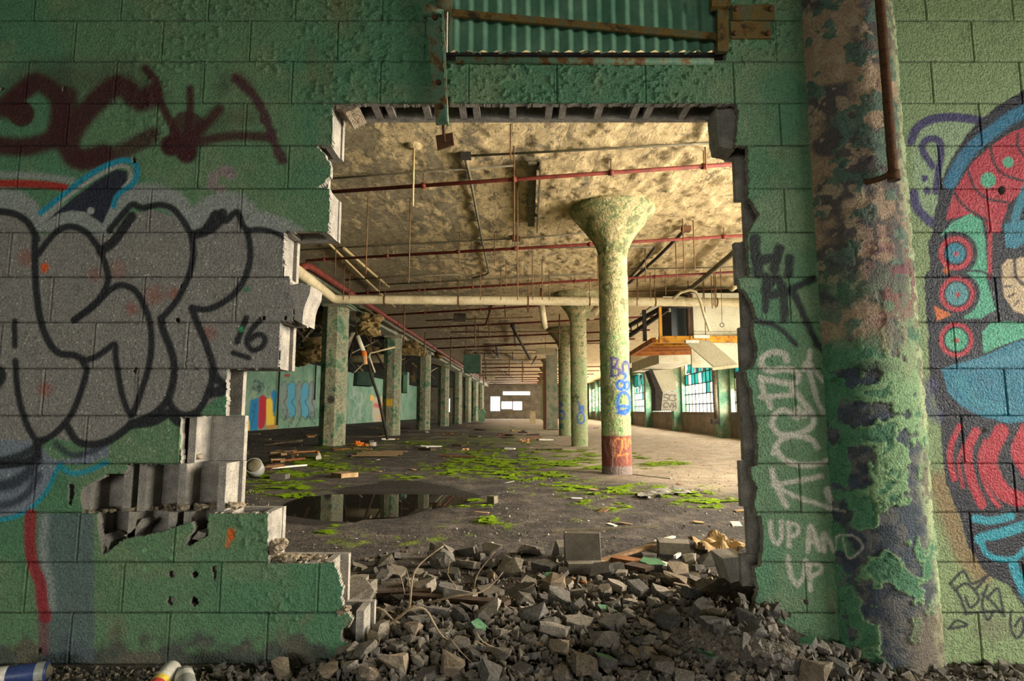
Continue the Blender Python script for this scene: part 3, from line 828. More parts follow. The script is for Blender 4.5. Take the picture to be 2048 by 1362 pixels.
# ------------------------------------------------------------------ the round column built into the wall
def near_column():
    R = .245; cx, cy = 1.565, W + .125
    root = empty('round_column', (cx, cy, 0), 'thick round column with flaking paint built into the block wall', 'column')
    na, nz = 150, 640
    th = np.concatenate([np.linspace(math.pi * .98, 2 * math.pi * 1.01, na), np.linspace(2 * math.pi * 1.01, math.pi * 2.98, 14)[1:-1]])
    zs = np.concatenate([np.linspace(0, 3.1, nz), np.linspace(3.1, ZC, 8)[1:]])
    T, Z = np.meshgrid(th, zs)
    s = T * R
    px, py = project(cx + R * np.cos(T), cy + R * np.sin(T), Z)
    def C(*c): return np.array(srgb(*c))
    m = lambda a, b, t: a * (1 - t[..., None]) + b * t[..., None]
    B3 = lambda *c: np.broadcast_to(C(*c), px.shape + (3,))
    tp = T / math.pi
    nA = vnoise(s, Z, .085, 61, 6); nB = vnoise(s + 3, Z, .04, 71, 5); nC = vnoise(s + 9, Z, .2, 81, 6); nD = vnoise(s + 5, Z, .035, 15, 3)
    low = smooth(560, 760, py + (nC - .5) * 420)                       # lower part keeps its green coat
    edge = smooth(1.64, 1.76, tp + (nC - .5) * .22)                    # pale flakes on the window side
    bare = m(m(B3(164, 136, 108), C(88, 80, 75), smooth(.45, .57, nC)), C(176, 152, 122), smooth(.54, .58, nB) * .8)
    teal = smooth(.58, .6, nA + (nB - .5) * .45)                      # scraps of coat left on the upper part
    col = m(bare, m(B3(66, 92, 80), C(108, 126, 104), nD), teal * (1 - low))
    peel = smooth(.545, .565, nA * .75 + nC * .35 - .02 + .09 * smooth(1690, 1780, px) * smooth(860, 1150, py) - .05 * smooth(1660, 1600, px) - .1 * smooth(850, 760, py))
    coat = m(B3(66, 118, 82), C(78, 128, 92), smooth(.4, .6, nB))
    under = m(m(B3(60, 70, 82), C(96, 94, 92), smooth(.4, .62, nB)), C(44, 54, 60), smooth(.55, .62, nD) * .7)
    lowc = m(coat, under, peel)
    rim = smooth(.49, .525, nA * .75 + nC * .35 + .05 * smooth(1690, 1780, px)) * (1 - peel) * smooth(1690, 1760, px)
    lowc = m(lowc, C(138, 170, 116), rim * .85)
    col = m(col, lowc, low)
    flk = smooth(.4, .46, nB)
    col = m(col, m(B3(126, 118, 92), m(B3(160, 178, 124), C(190, 194, 148), nA), flk), edge * smooth(.3, .42, nA + .1 * (1 - low)))
    dab = smooth(.52, .58, nB) * np.exp(-((py - 560) / 110) ** 2) * smooth(1700, 1760, px) * .8
    col = m(col, C(118, 40, 60), dab)
    col = m(col, C(120, 104, 84), smooth(1190, 1300, py + (nC - .5) * 200) * smooth(1790, 1840, px) * .7)
    fl = np.maximum(np.maximum(teal * (1 - low), low * (1 - peel)), edge * flk)
    n = nC
    # the lettering runs on to the column
    sm = CV.sample(px, py); bs = np.array(srgb(196, 190, 172))
    wl = np.exp(-(np.abs(sm[..., :3] - bs).sum(-1) / .12) ** 2) * (py > 900) * (py < 1140) * (px < 1740) * .9
    col = m(col, bs, wl)
    dkm = np.exp(-(((px - 1745 - 0) / 40) ** 2 + ((py - 735) / 14) ** 2)) * .8
    col = m(col, C(30, 36, 34), dkm)
    y_rel = fl * .0035 + rim * .004 + (vnoise(s, Z, .02, 105, 3) - .5) * (.003 + .009 * edge)
    crack = smooth(.03, .0, np.abs(vnoise(s, Z, .06, 115, 3) - .5)) * fl
    y_rel = y_rel - crack * .003
    col = col * (1 - .45 * crack[..., None])
    Rr = R + y_rel
    V = np.stack([cx + Rr * np.cos(T), cy + Rr * np.sin(T), Z], -1).reshape(-1, 3)
    ni, nj = len(th), len(zs)
    I = np.arange(ni * nj).reshape(nj, ni)
    In = np.roll(I, -1, axis=1)
    Q = np.stack([I[:-1].ravel(), In[:-1].ravel(), In[1:].ravel(), I[1:].ravel()], 1)
    pc = np.concatenate([col, np.full(px.shape + (1,), .25)], -1).reshape(-1, 4)
    me = np_mesh('shaft', V, Q, None, True, {'paint': pc}, (M['block_paint'],))
    link('shaft', me, root)
near_column()

M['rust'] = spotted('rusty_iron', [(.3, srgb(56, 34, 24)), (.5, srgb(104, 66, 36)), (.7, srgb(60, 52, 44))], 30, 6, .8, 160, .7, .004)
M['rust_yellow'] = spotted('rusty_yellow_paint', [(.35, srgb(50, 42, 28)), (.48, srgb(116, 88, 36)), (.6, srgb(88, 88, 60)), (.75, srgb(110, 114, 86))], 14, 6, .7, 150, .6, .004)
M['rust_green'] = spotted('green_paint_over_rust', [(.3, srgb(64, 110, 84)), (.5, srgb(112, 140, 112)), (.58, srgb(120, 84, 40)), (.75, srgb(70, 48, 28))], 16, 6, .6, 130, .6, .004)
M['corrugated'] = spotted('green_corrugated_steel', [(.3, srgb(72, 116, 92)), (.6, srgb(112, 150, 122)), (.8, srgb(138, 160, 132))], 7, 5, .42, 120, .2, .003, spec=.5, grain=.15)
M['black_gap'] = spotted('near_black', [(.3, srgb(20, 18, 16)), (.7, srgb(52, 46, 40))], 20, 5, .95, 100, .6, .01)  # near-black for the ledge, and for the enclosure's unlit doorway

# rusty conduit in front of the column
t = empty('rusty_conduit', PY(1787, 365, W - .17), 'rusty vertical conduit with a hooked foot in front of the thick column', 'conduit')
a = PY(1787, 352, W - .17)
MB().tube([(a.x, a.y, ZC), (a.x, a.y, 2.6), (a.x, a.y, a.z + .02), (a.x - .004, a.y + .004, a.z - .004)], .019, 12).build('pipe', M['rust'], t)
MB().tube([(a.x, a.y, a.z + .022), (a.x, a.y, a.z - .02)], .024, 12).build('collar', M['rust'], t)
MB().tube([(a.x - .01, a.y, a.z + .01), (a.x - .045, a.y + .02, a.z - .004), (a.x - .085, a.y + .05, a.z - .006), (a.x - .1, a.y + .08, a.z + .012)], .013, 8).build('hook', M['rust'], t)

# ------------------------------------------------------------------ steel shutter above the opening
sh = empty('steel_shutter', PY(1170, 122, W + .05), 'green corrugated steel shutter in a rusty frame above the opening', 'shutter')
zb = PY(1170, 106, W + .06).z; xa, xb = xw(893, 60), xw(1444, 60)
n = 19 * 12
vs, fs = [], []
for i in range(n + 1):
    x = xa + (xb - xa) * i / n
    y = W + .05 + .012 * math.cos(2 * math.pi * i / 12)
    vs += [(x, y, zb), (x, y, 3.9)]
for i in range(n): fs.append((2 * i, 2 * i + 2, 2 * i + 3, 2 * i + 1))
MB().add(vs, fs, True).build('corrugated_sheet', M['corrugated'], sh)
z_ = PY(1170, 100, W).z
MB().box(((xa + xb) / 2, W + .055, z_ - .006), (xb - xa + .02, .07, .014)).build('bottom_rail', M['black_gap'], sh)
MB().box(((xa + xb) / 2, W + .07, PY(1170, 112, W).z), (xb - xa + .02, .08, .03)).build('debris_ledge', M['black_gap'], sh)
pa, pb = PY(912, 121, W - .01), PY(1426, 124, W - .01)
mb = MB().tube([pa, pb], .0165, 12); mb.build('support_bar', M['rust_green'], sh)
mb = MB(); mb.beam(PY(903, 26, W + .012), PY(1432, 74, W + .012), .012, .034); mb.build('diagonal_bar', M['rust_yellow'], sh)
mb = MB(); q0, q1 = PY(1444, -60, W + .0), PY(1444, 106, W + .0); mb.beam(q0, q1, .05, .03, (0, 1, 0)); mb.build('guide_rail', M['rust_yellow'], sh)
mb = MB().box(PY(1439, 8, W - .02), (.085, .04, .05)); mb.build('roller_bracket', M['rust_yellow'], sh)
for i, (x0_, y0_, x1_, y1_) in enumerate(((1463, 10, 1549, 41), (1460, 44, 1542, 78))):
    A_, B_ = PY(x0_, y0_, W - .006), PY(x1_, y1_, W - .006)
    pl = MB().box(((A_.x + B_.x) / 2, W - .006, (A_.z + B_.z) / 2), (B_.x - A_.x, .01, A_.z - B_.z)).build('anchor_plate', M['rust_yellow'], sh)
    for fx in (.08, .9):
        MB().lathe([(.0, 0), (.012, 0), (.012, .012), (0, .012)], 6).build('bolt', M['rust'], pl)
        b_ = bpy.data.objects[-1] if False else pl.children[-1]
        b_.rotation_euler = (math.pi / 2, 0, 0)
        b_.location = (A_.x + (B_.x - A_.x) * fx, W - .011, A_.z + (B_.z - A_.z) * (.35 if i == 0 else .75))
# flakes of paint and grit caught on the ledge
r = random.Random(8)
for i in range(16):
    p = PY(905 + r.uniform(0, 520), 106, W + .02)
    MB().box(p, (r.uniform(.012, .04), .02, .004), Euler((r.uniform(-.5, .5), r.uniform(-.5, .5), 0)).to_matrix()).build('paint_flake', M['rust_green'], sh)

hg = empty('hanger_strap', PY(885, 250, W - .02), 'rusty iron strap with bolts hanging over the broken lintel, square plate at its end', 'strap')
mb = MB(); mb.beam(PY(866, 12, W - .02), PY(872, 120, W - .02), .058, .012, (0, 1, 0)); mb.beam(PY(872, 118, W - .021), PY(884, 249, W - .021), .054, .012, (0, 1, 0)); mb.build('strap', M['rust_green'], hg)
mb = MB(); mb.beam(PY(886, 28, W - .045), PY(895, 248, W - .04), .05, .008, (1, 0, 0)); mb.build('strap_flange', M['rust_green'], hg)
MB().tube([PY(846, 22, W - .03), PY(888, 20, W - .03)], .03, 12).build('hinge_pin', M['rust_green'], hg)
c = PY(886, 6, W - .05)
rl = MB().lathe([(.0, -.02), (.036, -.02), (.036, .02), (0, .02)], 20).build('roller', M['rust_yellow'], hg)
rl.rotation_euler = (math.pi / 2, 0, 0); rl.location = c
for (bx_, by_) in ((870, 36), (889, 33), (877, 166), (881, 214)):
    b_ = MB().lathe([(.0, 0), (.013, 0), (.013, .01), (.007, .014), (0, .014)], 8).build('bolt', M['rust'], hg)
    b_.rotation_euler = (math.pi / 2, 0, 0); b_.location = PY(bx_, by_, W - .027)
MB().tube([PY(886, 240, W - .01), PY(889, 284, W + .02)], .008, 8).build('rod', M['rust'], hg)
q = [PY(871, 271, W + .03), PY(905, 265, W + .0), PY(908, 289, W + .03), PY(875, 300, W + .06)]
MB().prism(q, (0, 0, 0), (0, .012, 0)).build('end_plate', M['rust'], hg)

# ------------------------------------------------------------------ the room the camera stands in
M['room_floor'] = spotted('dirty_concrete_floor', [(.3, srgb(58, 52, 44)), (.5, srgb(92, 84, 70)), (.7, srgb(120, 110, 92))], 18, 8, .9, 120, .8, .02)
M['room_wall'] = spotted('room_wall_green', [(.3, srgb(80, 112, 88)), (.7, srgb(120, 140, 112))], 1.2, 6, .8, 40, .3, .01)  # muted green for the room's walls and ceiling
MB().box((0.1, -.7, -.06), (9.8, 7.1, .12)).build('floor_room', M['room_floor'], None, kind='structure', label='dirty concrete floor in front of the block wall', category='floor')
MB().box((0.1, -.8, ZC + .1), (9.8, 6.99, .2)).build('ceiling_room', M['room_wall'], None, kind='structure', label='ceiling of the room in front of the block wall', category='ceiling')
MB().box((-4.85, -.8, ZC / 2), (.2, 6.8, ZC)).build('wall_left', M['room_wall'], None, kind='structure', label='side wall of the room in front of the block wall', category='wall')
mb = MB()
for (xa_, xb_, za_, zb2) in ((-4.9, -3.4, 0, ZC), (-.1, 5.1, 0, ZC), (-3.4, -.1, 0, .4), (-3.4, -.1, 1.8, ZC)):  # low opening made up for the added fill lamp
    mb.box(((xa_ + xb_) / 2, -4.3, (za_ + zb2) / 2), (xb_ - xa_, .2, zb2 - za_))
mb.build('wall_back', M['room_wall'], None, kind='structure', label='rear wall behind the camera', category='wall')
mb = MB()
for (ya, yb, za, zb_) in ((-4.2, -.85, 0, ZC), (1.95, 2.6, 0, ZC), (-.85, 1.95, 0, .5), (-.85, 1.95, 2.3, ZC)):  # window head kept low to darken the top of the block wall
    mb.box((4.75, (ya + yb) / 2, (za + zb_) / 2), (.2, yb - ya, zb_ - za))
mb.build('wall_right', M['room_wall'], None, kind='structure', label='window side wall of the room in front of the block wall', category='wall')
# ------------------------------------------------------------------ the hall: paint on its walls and columns
CH2 = Canvas(470, 640, 960, 330)
def paint_hall():
    st, fl, dt = CH2.stroke, CH2.fill, CH2.dot
    L = zz(480, 560, 3.405)
    k1 = dict(gloss=1.0)
    blue = (22, 120, 168); yel = (232, 196, 62); red = (172, 34, 52); lb = (72, 156, 190); gy = (124, 138, 134); bk = (28, 30, 34)
    E = lambda cx, cy, rx, ry: [(cx + rx * math.cos(a), cy + ry * math.sin(a)) for a in np.linspace(0, 2 * math.pi, 18, endpoint=False)]
    fl(L(*E(40, 985, 28, 55)), yel, 1, soft=1, **k1)
    fl(L((70, 820), (128, 800), (130, 960), (118, 1028), (70, 1030), (62, 930)), blue, 1, soft=1, **k1)
    fl(L((130, 800), (155, 780), (182, 800), (180, 930), (165, 1000), (135, 1022), (122, 1000)), red, 1, soft=1, **k1)
    fl(L((178, 815), (205, 800), (222, 830), (222, 925), (240, 930), (232, 1000), (180, 1000)), yel, 1, soft=1, **k1)
    fl(L((175, 990), (235, 985), (255, 920), (255, 1010), (180, 1020)), (176, 132, 66), 1, soft=1, **k1)
    fl(L(*E(232, 785, 18, 38)), blue, 1, soft=1, **k1); fl(L((225, 800), (248, 800), (240, 900), (222, 900)), blue, 1, soft=1, **k1)
    for x, c, w in ((300, gy, 42), (352, lb, 52), (402, gy, 32), (445, lb, 46), (490, gy, 34)):
        fl(L((x - w / 2, 712), (x + w / 2, 700), (x + w / 2 + 4, 900), (x + w * .3, 940), (x - w * .4, 930), (x - w / 2 - 3, 820)), c, .85, 6, soft=1, **k1)
        st(L((x - w / 2, 720), (x, 690), (x + w / 2, 720), (x + w * .4, 800), (x, 830), (x + w * .5, 880), (x + w * .2, 950), (x - w * .4, 930)), 1.8, bk, .9, soft=.7, **k1)
    st(L((85, 800), (100, 900), (75, 1000)), 1.5, bk, .8, soft=.6, **k1); st(L((110, 840), (90, 900), (80, 890)), 2, bk, .8, soft=.6, **k1)
    r = random.Random(4)
    for i in range(16):
        x = r.uniform(80, 210); y = r.uniform(700, 780)
        st(L(*[(x + r.uniform(-22, 22), y + r.uniform(-30, 30)) for _ in range(4)]), 1.6, (30, 40, 60), .8, soft=.7, **k1)
    for i in range(14):
        x = r.uniform(290, 520); y = r.uniform(900, 990)
        st(L(*[(x + r.uniform(-25, 25), y + r.uniform(-30, 30)) for _ in range(4)]), 1.6, (24, 44, 62), .85, soft=.7, **k1)
    for i in range(16):
        x = r.uniform(745, 835); y = r.uniform(750, 960)
        st(L(*[(x + r.uniform(-14, 14), y + r.uniform(-40, 40)) for _ in range(4)]), 1.6, (170, 180, 176), .8, soft=.7, **k1)
    fl(L((300, 642), (338, 640), (338, 658), (300, 660)), (150, 52, 40), 1, soft=1, **k1)
    fl(L((886, 786), (912, 784), (912, 822), (888, 824)), (226, 170, 50), 1, soft=1, **k1)
    fl(L((900, 800), (970, 790), (972, 970), (900, 975)), (196, 176, 150), .7, 6, soft=2, **k1)
    for i in range(10):
        x = r.uniform(905, 970); y = r.uniform(810, 960)
        dt(L((x, y))[0], r.uniform(2, 5), r.choice(((176, 70, 90), (210, 150, 60), (120, 80, 120))), .7, 2, 1.0)
    # square columns
    fl(L((985, 810), (1034, 808), (1034, 858), (988, 860)), (208, 168, 40), .95, 4, soft=1, **k1)
    dt(L((618, 815))[0], 8, (30, 36, 40), .85, 3, 1.0)
    for i in range(10):
        y = 770 + i * 19
        st(L(*[(1228 + r.uniform(-16, 16), y + r.uniform(-12, 12)) for _ in range(4)]), 1.6, (30, 34, 50), .85, soft=.7, **k1)
    # round columns
    Cc = zz(1040, 560, 3.403)
    pur = (62, 48, 118); bl = (26, 84, 170)
    Pq = lambda p, w=5: st(Cc(*p), w, pur, .95, soft=1.2, **k1)
    Pq([(624, 530), (622, 650)]); Pq([(620, 530), (662, 540), (652, 582), (626, 590), (676, 612), (668, 645), (618, 655)]); Pq([(698, 640), (703, 572), (724, 555), (742, 590), (748, 640)])
    Bq = lambda p, w=5: st(Cc(*p), w, bl, .95, soft=1.2, **k1)
    cyc = lambda cx, cy, rx, ry: [(cx + rx * math.cos(a), cy + ry * math.sin(a)) for a in np.linspace(0, 2 * math.pi, 14)]
    Bq(cyc(685, 715, 26, 28), 6); Bq(cyc(728, 718, 16, 26), 5); Bq(cyc(706, 838, 44, 74), 6); Bq([(662, 868), (700, 856), (746, 866)], 6); Bq([(702, 630), (722, 650), (712, 672)], 5); Bq([(665, 905), (740, 880)], 6)
    st(Cc((575, 760), (600, 730), (640, 760), (620, 800), (590, 830)), 9, (60, 66, 48), .5, soft=4, **k1)
    Bq(cyc(414, 940, 24, 38), 3.4); Bq([(398, 830), (412, 880), (430, 860)], 3.4); Bq(cyc(418, 880, 14, 20), 3); st(Cc((352, 800), (400, 796), (360, 830), (382, 780), (392, 832)), 2.4, bk, .9, soft=.8, **k1)
    Bq(cyc(282, 920, 22, 26), 3); Bq([(256, 830), (290, 850), (250, 880), (292, 890)], 3); st(Cc((262, 800), (292, 786), (280, 850)), 2, bk, .85, soft=.8, **k1)
    for i in range(8):
        st(Cc(*[(280 + r.uniform(-25, 20), 1000 + r.uniform(-22, 22)) for _ in range(3)]), 2, (30, 100, 80), .8, soft=1, **k1)
    # rust-red band and grey foot of the first column
    fl([(1190, 871), (1290, 871), (1290, 934), (1190, 934)], (112, 62, 52), 1, 3, soft=1, **k1)
    fl([(1190, 933), (1290, 933), (1290, 965), (1190, 965)], (112, 98, 94), 1, 3, soft=2, **k1)
    Or = lambda p, w=3: st(Cc(*p), w, (206, 132, 66), .75, soft=1, **k1)
    Or([(652, 1200), (640, 1110), (660, 1080), (690, 1090), (700, 1140)]); Or([(690, 1150), (700, 1090), (716, 1080), (722, 1150)]); Or([(736, 1130), (742, 1085), (756, 1110)]); Or([(668, 1195), (740, 1185)], 2.4); Or([(690, 1160), (670, 1200)], 2.4); Or([(726, 1175), (730, 1240)], 2.4)
    st(Cc((620, 1090), (632, 1180), (630, 1270)), 3, (170, 150, 150), .6, soft=1, **k1); st(Cc((575, 1090), (585, 1150), (600, 1200)), 3, (170, 150, 150), .45, soft=1, **k1)
paint_hall()

def hall_paint(V):
    px, py = project(V[:, 0], V[:, 1], V[:, 2])
    c = CH2.sample(px, py)
    inside = (px > CH2.x0 + 1) & (px < CH2.x0 + CH2.w - 2) & (py > CH2.y0 + 1) & (py < CH2.y0 + CH2.h - 2)
    a = c[:, 3:4].copy()
    c[:, :3] = c[:, :3] / np.maximum(a, .05)
    c[:, 3] *= inside
    return c

def grid_quads(nj, ni, closed=False):
    I = np.arange(ni * nj).reshape(nj, ni)
    if closed:
        In = np.roll(I, -1, axis=1)
        return np.stack([I[:-1].ravel(), In[:-1].ravel(), In[1:].ravel(), I[1:].ravel()], 1)
    return np.stack([I[:-1, :-1].ravel(), I[:-1, 1:].ravel(), I[1:, 1:].ravel(), I[1:, :-1].ravel()], 1)

# ------------------------------------------------------------------ hall materials
def floor_mat():
    m, nt, b = new_mat('gritty_floor')
    co = coord(nt)
    a = attr(nt, 'ground')
    n = noise_n(nt, co, 2.2, 8, .7)
    g = noise_n(nt, co, 45, 4, .7)
    sp = noise_n(nt, co, 70, 2, .5)
    dark = ramp(nt, n, [(.3, srgb(50, 46, 44)), (.5, srgb(76, 70, 68)), (.72, srgb(118, 108, 98))])
    lit_dust = ramp(nt, n, [(.3, srgb(134, 120, 104)), (.6, srgb(188, 172, 150))])  # kept pale to carry the window side's light as well as dust
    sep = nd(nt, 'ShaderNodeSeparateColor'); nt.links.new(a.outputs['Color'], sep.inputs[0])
    c = mixc(nt, sep.outputs[0], dark, lit_dust)
    c = mixc(nt, 1.0, c, ramp(nt, g, [(.3, .55), (.65, 1.1)]), 'MULTIPLY')
    c = mixc(nt, ramp(nt, sp, [(.66, 0.0), (.72, .7)]), c, srgb(190, 178, 156))
    moss = ramp(nt, g, [(.3, srgb(66, 84, 14)), (.7, srgb(150, 172, 34))])
    c = mixc(nt, mathn(nt, 'MULTIPLY', sep.outputs[1], .75), c, moss)
    c = mixc(nt, sep.outputs[2], c, srgb(40, 36, 32))
    nt.links.new(c, b.inputs['Base Color'])
    b.inputs['Roughness'].default_value = .92
    b.inputs['Specular IOR Level'].default_value = .2
    bump(nt, b, mathn(nt, 'ADD', g, mathn(nt, 'MULTIPLY', noise_n(nt, co, 14, 4, .6), 1.5)), .8, .03)
    return m
M['floor'] = floor_mat()

def ceiling_mat():
    m, nt, b = new_mat('flaking_ceiling')
    co = coord(nt)
    sx = nd(nt, 'ShaderNodeSeparateXYZ'); nt.links.new(co, sx.inputs[0])
    st = nd(nt, 'ShaderNodeMapping'); st.inputs['Scale'].default_value = (1.0, .45, 1.0); nt.links.new(co, st.inputs[0])
    n1 = noise_n(nt, st.outputs[0], 3.4, 11, .8, .4)
    n2 = noise_n(nt, co, 11, 7, .75, .3)
    side = mathn(nt, 'MULTIPLY', mathn(nt, 'ADD', sx.outputs[0], 1.0), .032)
    k = mathn(nt, 'ADD', n1, side)
    paint = ramp(nt, n2, [(.25, srgb(180, 152, 104)), (.6, srgb(210, 186, 140)), (.8, srgb(226, 206, 166))])
    bare = ramp(nt, n2, [(.3, srgb(112, 100, 76)), (.6, srgb(152, 136, 104)), (.8, srgb(172, 156, 122))])
    msk = ramp(nt, k, [(.47, 0.0), (.5, 1.0)])
    c = mixc(nt, msk, bare, paint)
    # cracks and holes where the paint curls away
    cr = noise_n(nt, st.outputs[0], 6.5, 8, .75, .5)
    c = mixc(nt, ramp(nt, cr, [(.56, 0.0), (.6, .75)]), c, srgb(112, 94, 64))
    # board marks of the formwork
    wv = nd(nt, 'ShaderNodeTexWave', wave_type='BANDS', bands_direction='X', wave_profile='SAW')
    wv.inputs['Scale'].default_value = 1.05; wv.inputs['Distortion'].default_value = .25
    nt.links.new(co, wv.inputs['Vector'])
    ln = ramp(nt, wv.outputs['Fac'], [(.0, 1.0), (.05, 0.0), (.95, 0.0), (1.0, 1.0)])
    c = mixc(nt, mathn(nt, 'MULTIPLY', ln, .35), c, srgb(84, 74, 54))
    soot = ramp(nt, noise_n(nt, co, .7, 5, .6), [(.6, 0.0), (.75, .5)])
    c = mixc(nt, soot, c, srgb(70, 62, 48))
    nt.links.new(c, b.inputs['Base Color'])
    b.inputs['Roughness'].default_value = .85
    h = mathn(nt, 'ADD', mathn(nt, 'MULTIPLY', msk, .6), mathn(nt, 'ADD', n2, mathn(nt, 'MULTIPLY', cr, -1.2)))
    bump(nt, b, h, 1.0, .06)
    return m
M['ceiling'] = ceiling_mat()
M['col_round'] = spotted('flaking_green_column', [(.38, srgb(80, 114, 78)), (.45, srgb(128, 152, 100)), (.5, srgb(164, 176, 126)), (.53, srgb(120, 106, 84)), (.57, srgb(178, 180, 142)), (.64, srgb(92, 108, 74))], 6, 9, .75, 26, .9, .03, paint='hallpaint', nrough=.75)
def creamy_top(m):
    # above head height the green coat was never put on: cream flakes over grey
    nt = m.node_tree; b = [n for n in nt.nodes if n.type == 'BSDF_PRINCIPLED'][0]
    src = b.inputs['Base Color'].links[0].from_socket
    co = coord(nt); sx = nd(nt, 'ShaderNodeSeparateXYZ'); nt.links.new(co, sx.inputs[0])
    n = noise_n(nt, co, 8, 9, .75)
    k = mathn(nt, 'ADD', sx.outputs[2], mathn(nt, 'MULTIPLY', mathn(nt, 'SUBTRACT', noise_n(nt, co, 2.5, 6), .5), 2.2))
    top = ramp(nt, n, [(.4, srgb(100, 94, 70)), (.47, srgb(126, 134, 92)), (.51, srgb(182, 168, 126)), (.55, srgb(128, 114, 84)), (.62, srgb(196, 184, 146))])
    rm = nd(nt, 'ShaderNodeMapRange'); rm.inputs[1].default_value = 2.3; rm.inputs[2].default_value = 2.8; nt.links.new(k, rm.inputs[0])
    nt.links.new(mixc(nt, rm.outputs[0], src, top), b.inputs['Base Color'])
creamy_top(M['col_round'])
M['cap_round'] = spotted('flaking_cream_capital', [(.4, srgb(104, 98, 70)), (.47, srgb(110, 124, 82)), (.51, srgb(178, 162, 118)), (.55, srgb(130, 118, 84)), (.62, srgb(204, 188, 146))], 5, 9, .8, 24, .8, .03, nrough=.75)
M['col_square'] = spotted('worn_square_column', [(.38, srgb(70, 106, 84)), (.45, srgb(112, 134, 104)), (.5, srgb(168, 162, 134)), (.55, srgb(112, 106, 88)), (.6, srgb(150, 156, 128)), (.68, srgb(74, 98, 80))], 2.2, 9, .8, 30, .7, .03, paint='hallpaint', nrough=.7)
M['col_plain'] = spotted('worn_concrete', [(.34, srgb(92, 118, 98)), (.45, srgb(128, 136, 116)), (.56, srgb(164, 156, 132)), (.68, srgb(134, 126, 106)), (.78, srgb(84, 100, 84))], 2.4, 8, .8, 30, .6, .02, nrough=.7)
M['far_wall'] = spotted('stained_hall_wall', [(.3, srgb(96, 140, 116)), (.5, srgb(124, 164, 136)), (.65, srgb(150, 172, 146)), (.8, srgb(150, 150, 120))], .9, 7, .8, 20, .4, .02, paint='hallpaint')
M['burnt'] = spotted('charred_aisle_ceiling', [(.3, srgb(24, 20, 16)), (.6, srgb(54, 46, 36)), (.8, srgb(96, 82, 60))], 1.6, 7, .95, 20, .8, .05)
def brick_mat():
    m, nt, b = new_mat('sill_brick')
    tc = nd(nt, 'ShaderNodeTexCoord')
    mp = nd(nt, 'ShaderNodeMapping'); mp.inputs['Rotation'].default_value = (math.pi / 2, 0, math.pi / 2)
    nt.links.new(tc.outputs['Object'], mp.inputs[0])
    bt = nd(nt, 'ShaderNodeTexBrick')
    bt.inputs['Color1'].default_value = (*srgb(112, 96, 82), 1); bt.inputs['Color2'].default_value = (*srgb(138, 122, 104), 1); bt.inputs['Mortar'].default_value = (*srgb(80, 74, 66), 1)
    bt.inputs['Scale'].default_value = 4.0; bt.inputs['Brick Width'].default_value = .9; bt.inputs['Row Height'].default_value = .3
    nt.links.new(mp.outputs[0], bt.inputs[0])
    nt.links.new(mixc(nt, .5, bt.outputs[0], ramp(nt, noise_n(nt, tc.outputs['Object'], 3, 6), [(.3, srgb(84, 80, 70)), (.7, srgb(150, 140, 124))])), b.inputs['Base Color'])
    b.inputs['Roughness'].default_value = .9
    return m
M['brick'] = brick_mat()
M['pier'] = spotted('green_white_pier', [(.35, srgb(72, 124, 100)), (.5, srgb(112, 150, 122)), (.62, srgb(170, 176, 152)), (.75, srgb(196, 190, 170))], 1.6, 7, .8, 24, .5, .02)

# ------------------------------------------------------------------ floor of the hall
PUD = [(560, 1022), (600, 1004), (650, 988), (705, 972), (770, 963), (840, 964), (905, 975), (960, 990), (930, 1003), (850, 1016), (800, 1028), (735, 1032), (690, 1046), (630, 1052), (575, 1046), (556, 1034)]
MOSS = [(560, 958, 95, 26, 1.0), (640, 930, 90, 22, .75), (700, 905, 90, 14, .6), (800, 956, 48, 9, 1.0), (830, 886, 60, 8, .8), (950, 882, 120, 12, .75), (985, 930, 110, 30, .95), (1090, 925, 150, 30, .8), (1060, 955, 120, 16, .9), (1150, 975, 120, 16, .75), (1185, 1022, 62, 20, .95), (1300, 928, 60, 12, .8), (1240, 985, 160, 16, .6), (1430, 1008, 70, 12, .8), (1370, 990, 60, 8, .7), (900, 1070, 120, 14, .5), (780, 1080, 60, 12, .5), (700, 1062, 70, 10, .5), (970, 1045, 60, 16, .55), (930, 1000, 60, 14, .5), (1010, 860, 90, 8, .35), (720, 1090, 90, 12, .35)]
def ground(X, Y):
    """dust, moss and wet masks of the hall floor and its relief"""
    px, py = project(X, Y, np.zeros_like(X))
    n = vnoise(X, Y, 1.4, 201, 4); n2 = vnoise(X, Y, .2, 202, 5); n3 = vnoise(X, Y, .9, 203, 4)
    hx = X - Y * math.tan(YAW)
    lit_dust = smooth(-.4, 2.2, hx + (n - .5) * 2.5 + (Y - 11) * .12) * smooth(6.0, 9.5, Y + (n - .5) * 3)  # paler window side: real dust plus window light put into the colour
    lit_dust = np.maximum(lit_dust, smooth(.58, .75, n) * .5 * smooth(8, 14, Y))
    mo = np.zeros_like(X)
    for cx, cy, rx, ry, w in MOSS:
        mo = np.maximum(mo, w * np.exp(-(((px - cx) / rx) ** 2 + ((py - cy) / ry) ** 2)))
    moss = smooth(.30, .52, mo * .52 + (n2 - .5) * 1.5 + (n3 - .5) * .6 + .06) * smooth(.05, .18, mo)
    wet = np.zeros_like(X)
    jx = px + (n2 - .5) * 20; jy = py + (n2 - .5) * 7
    wet = in_poly(jx, jy, PUD).astype(float)
    ex = np.exp(-(((px - 750) / 260) ** 2 + ((py - 1010) / 40) ** 2))
    z = (vnoise(X, Y, .12, 204, 3) - .5) * .018 + (n - .5) * .02
    z = z * (1 - .8 * wet) - .035 * smooth(.15, .75, ex) + .012
    return lit_dust, moss * (1 - wet), np.maximum(wet, smooth(.3, .95, ex) * .4), z

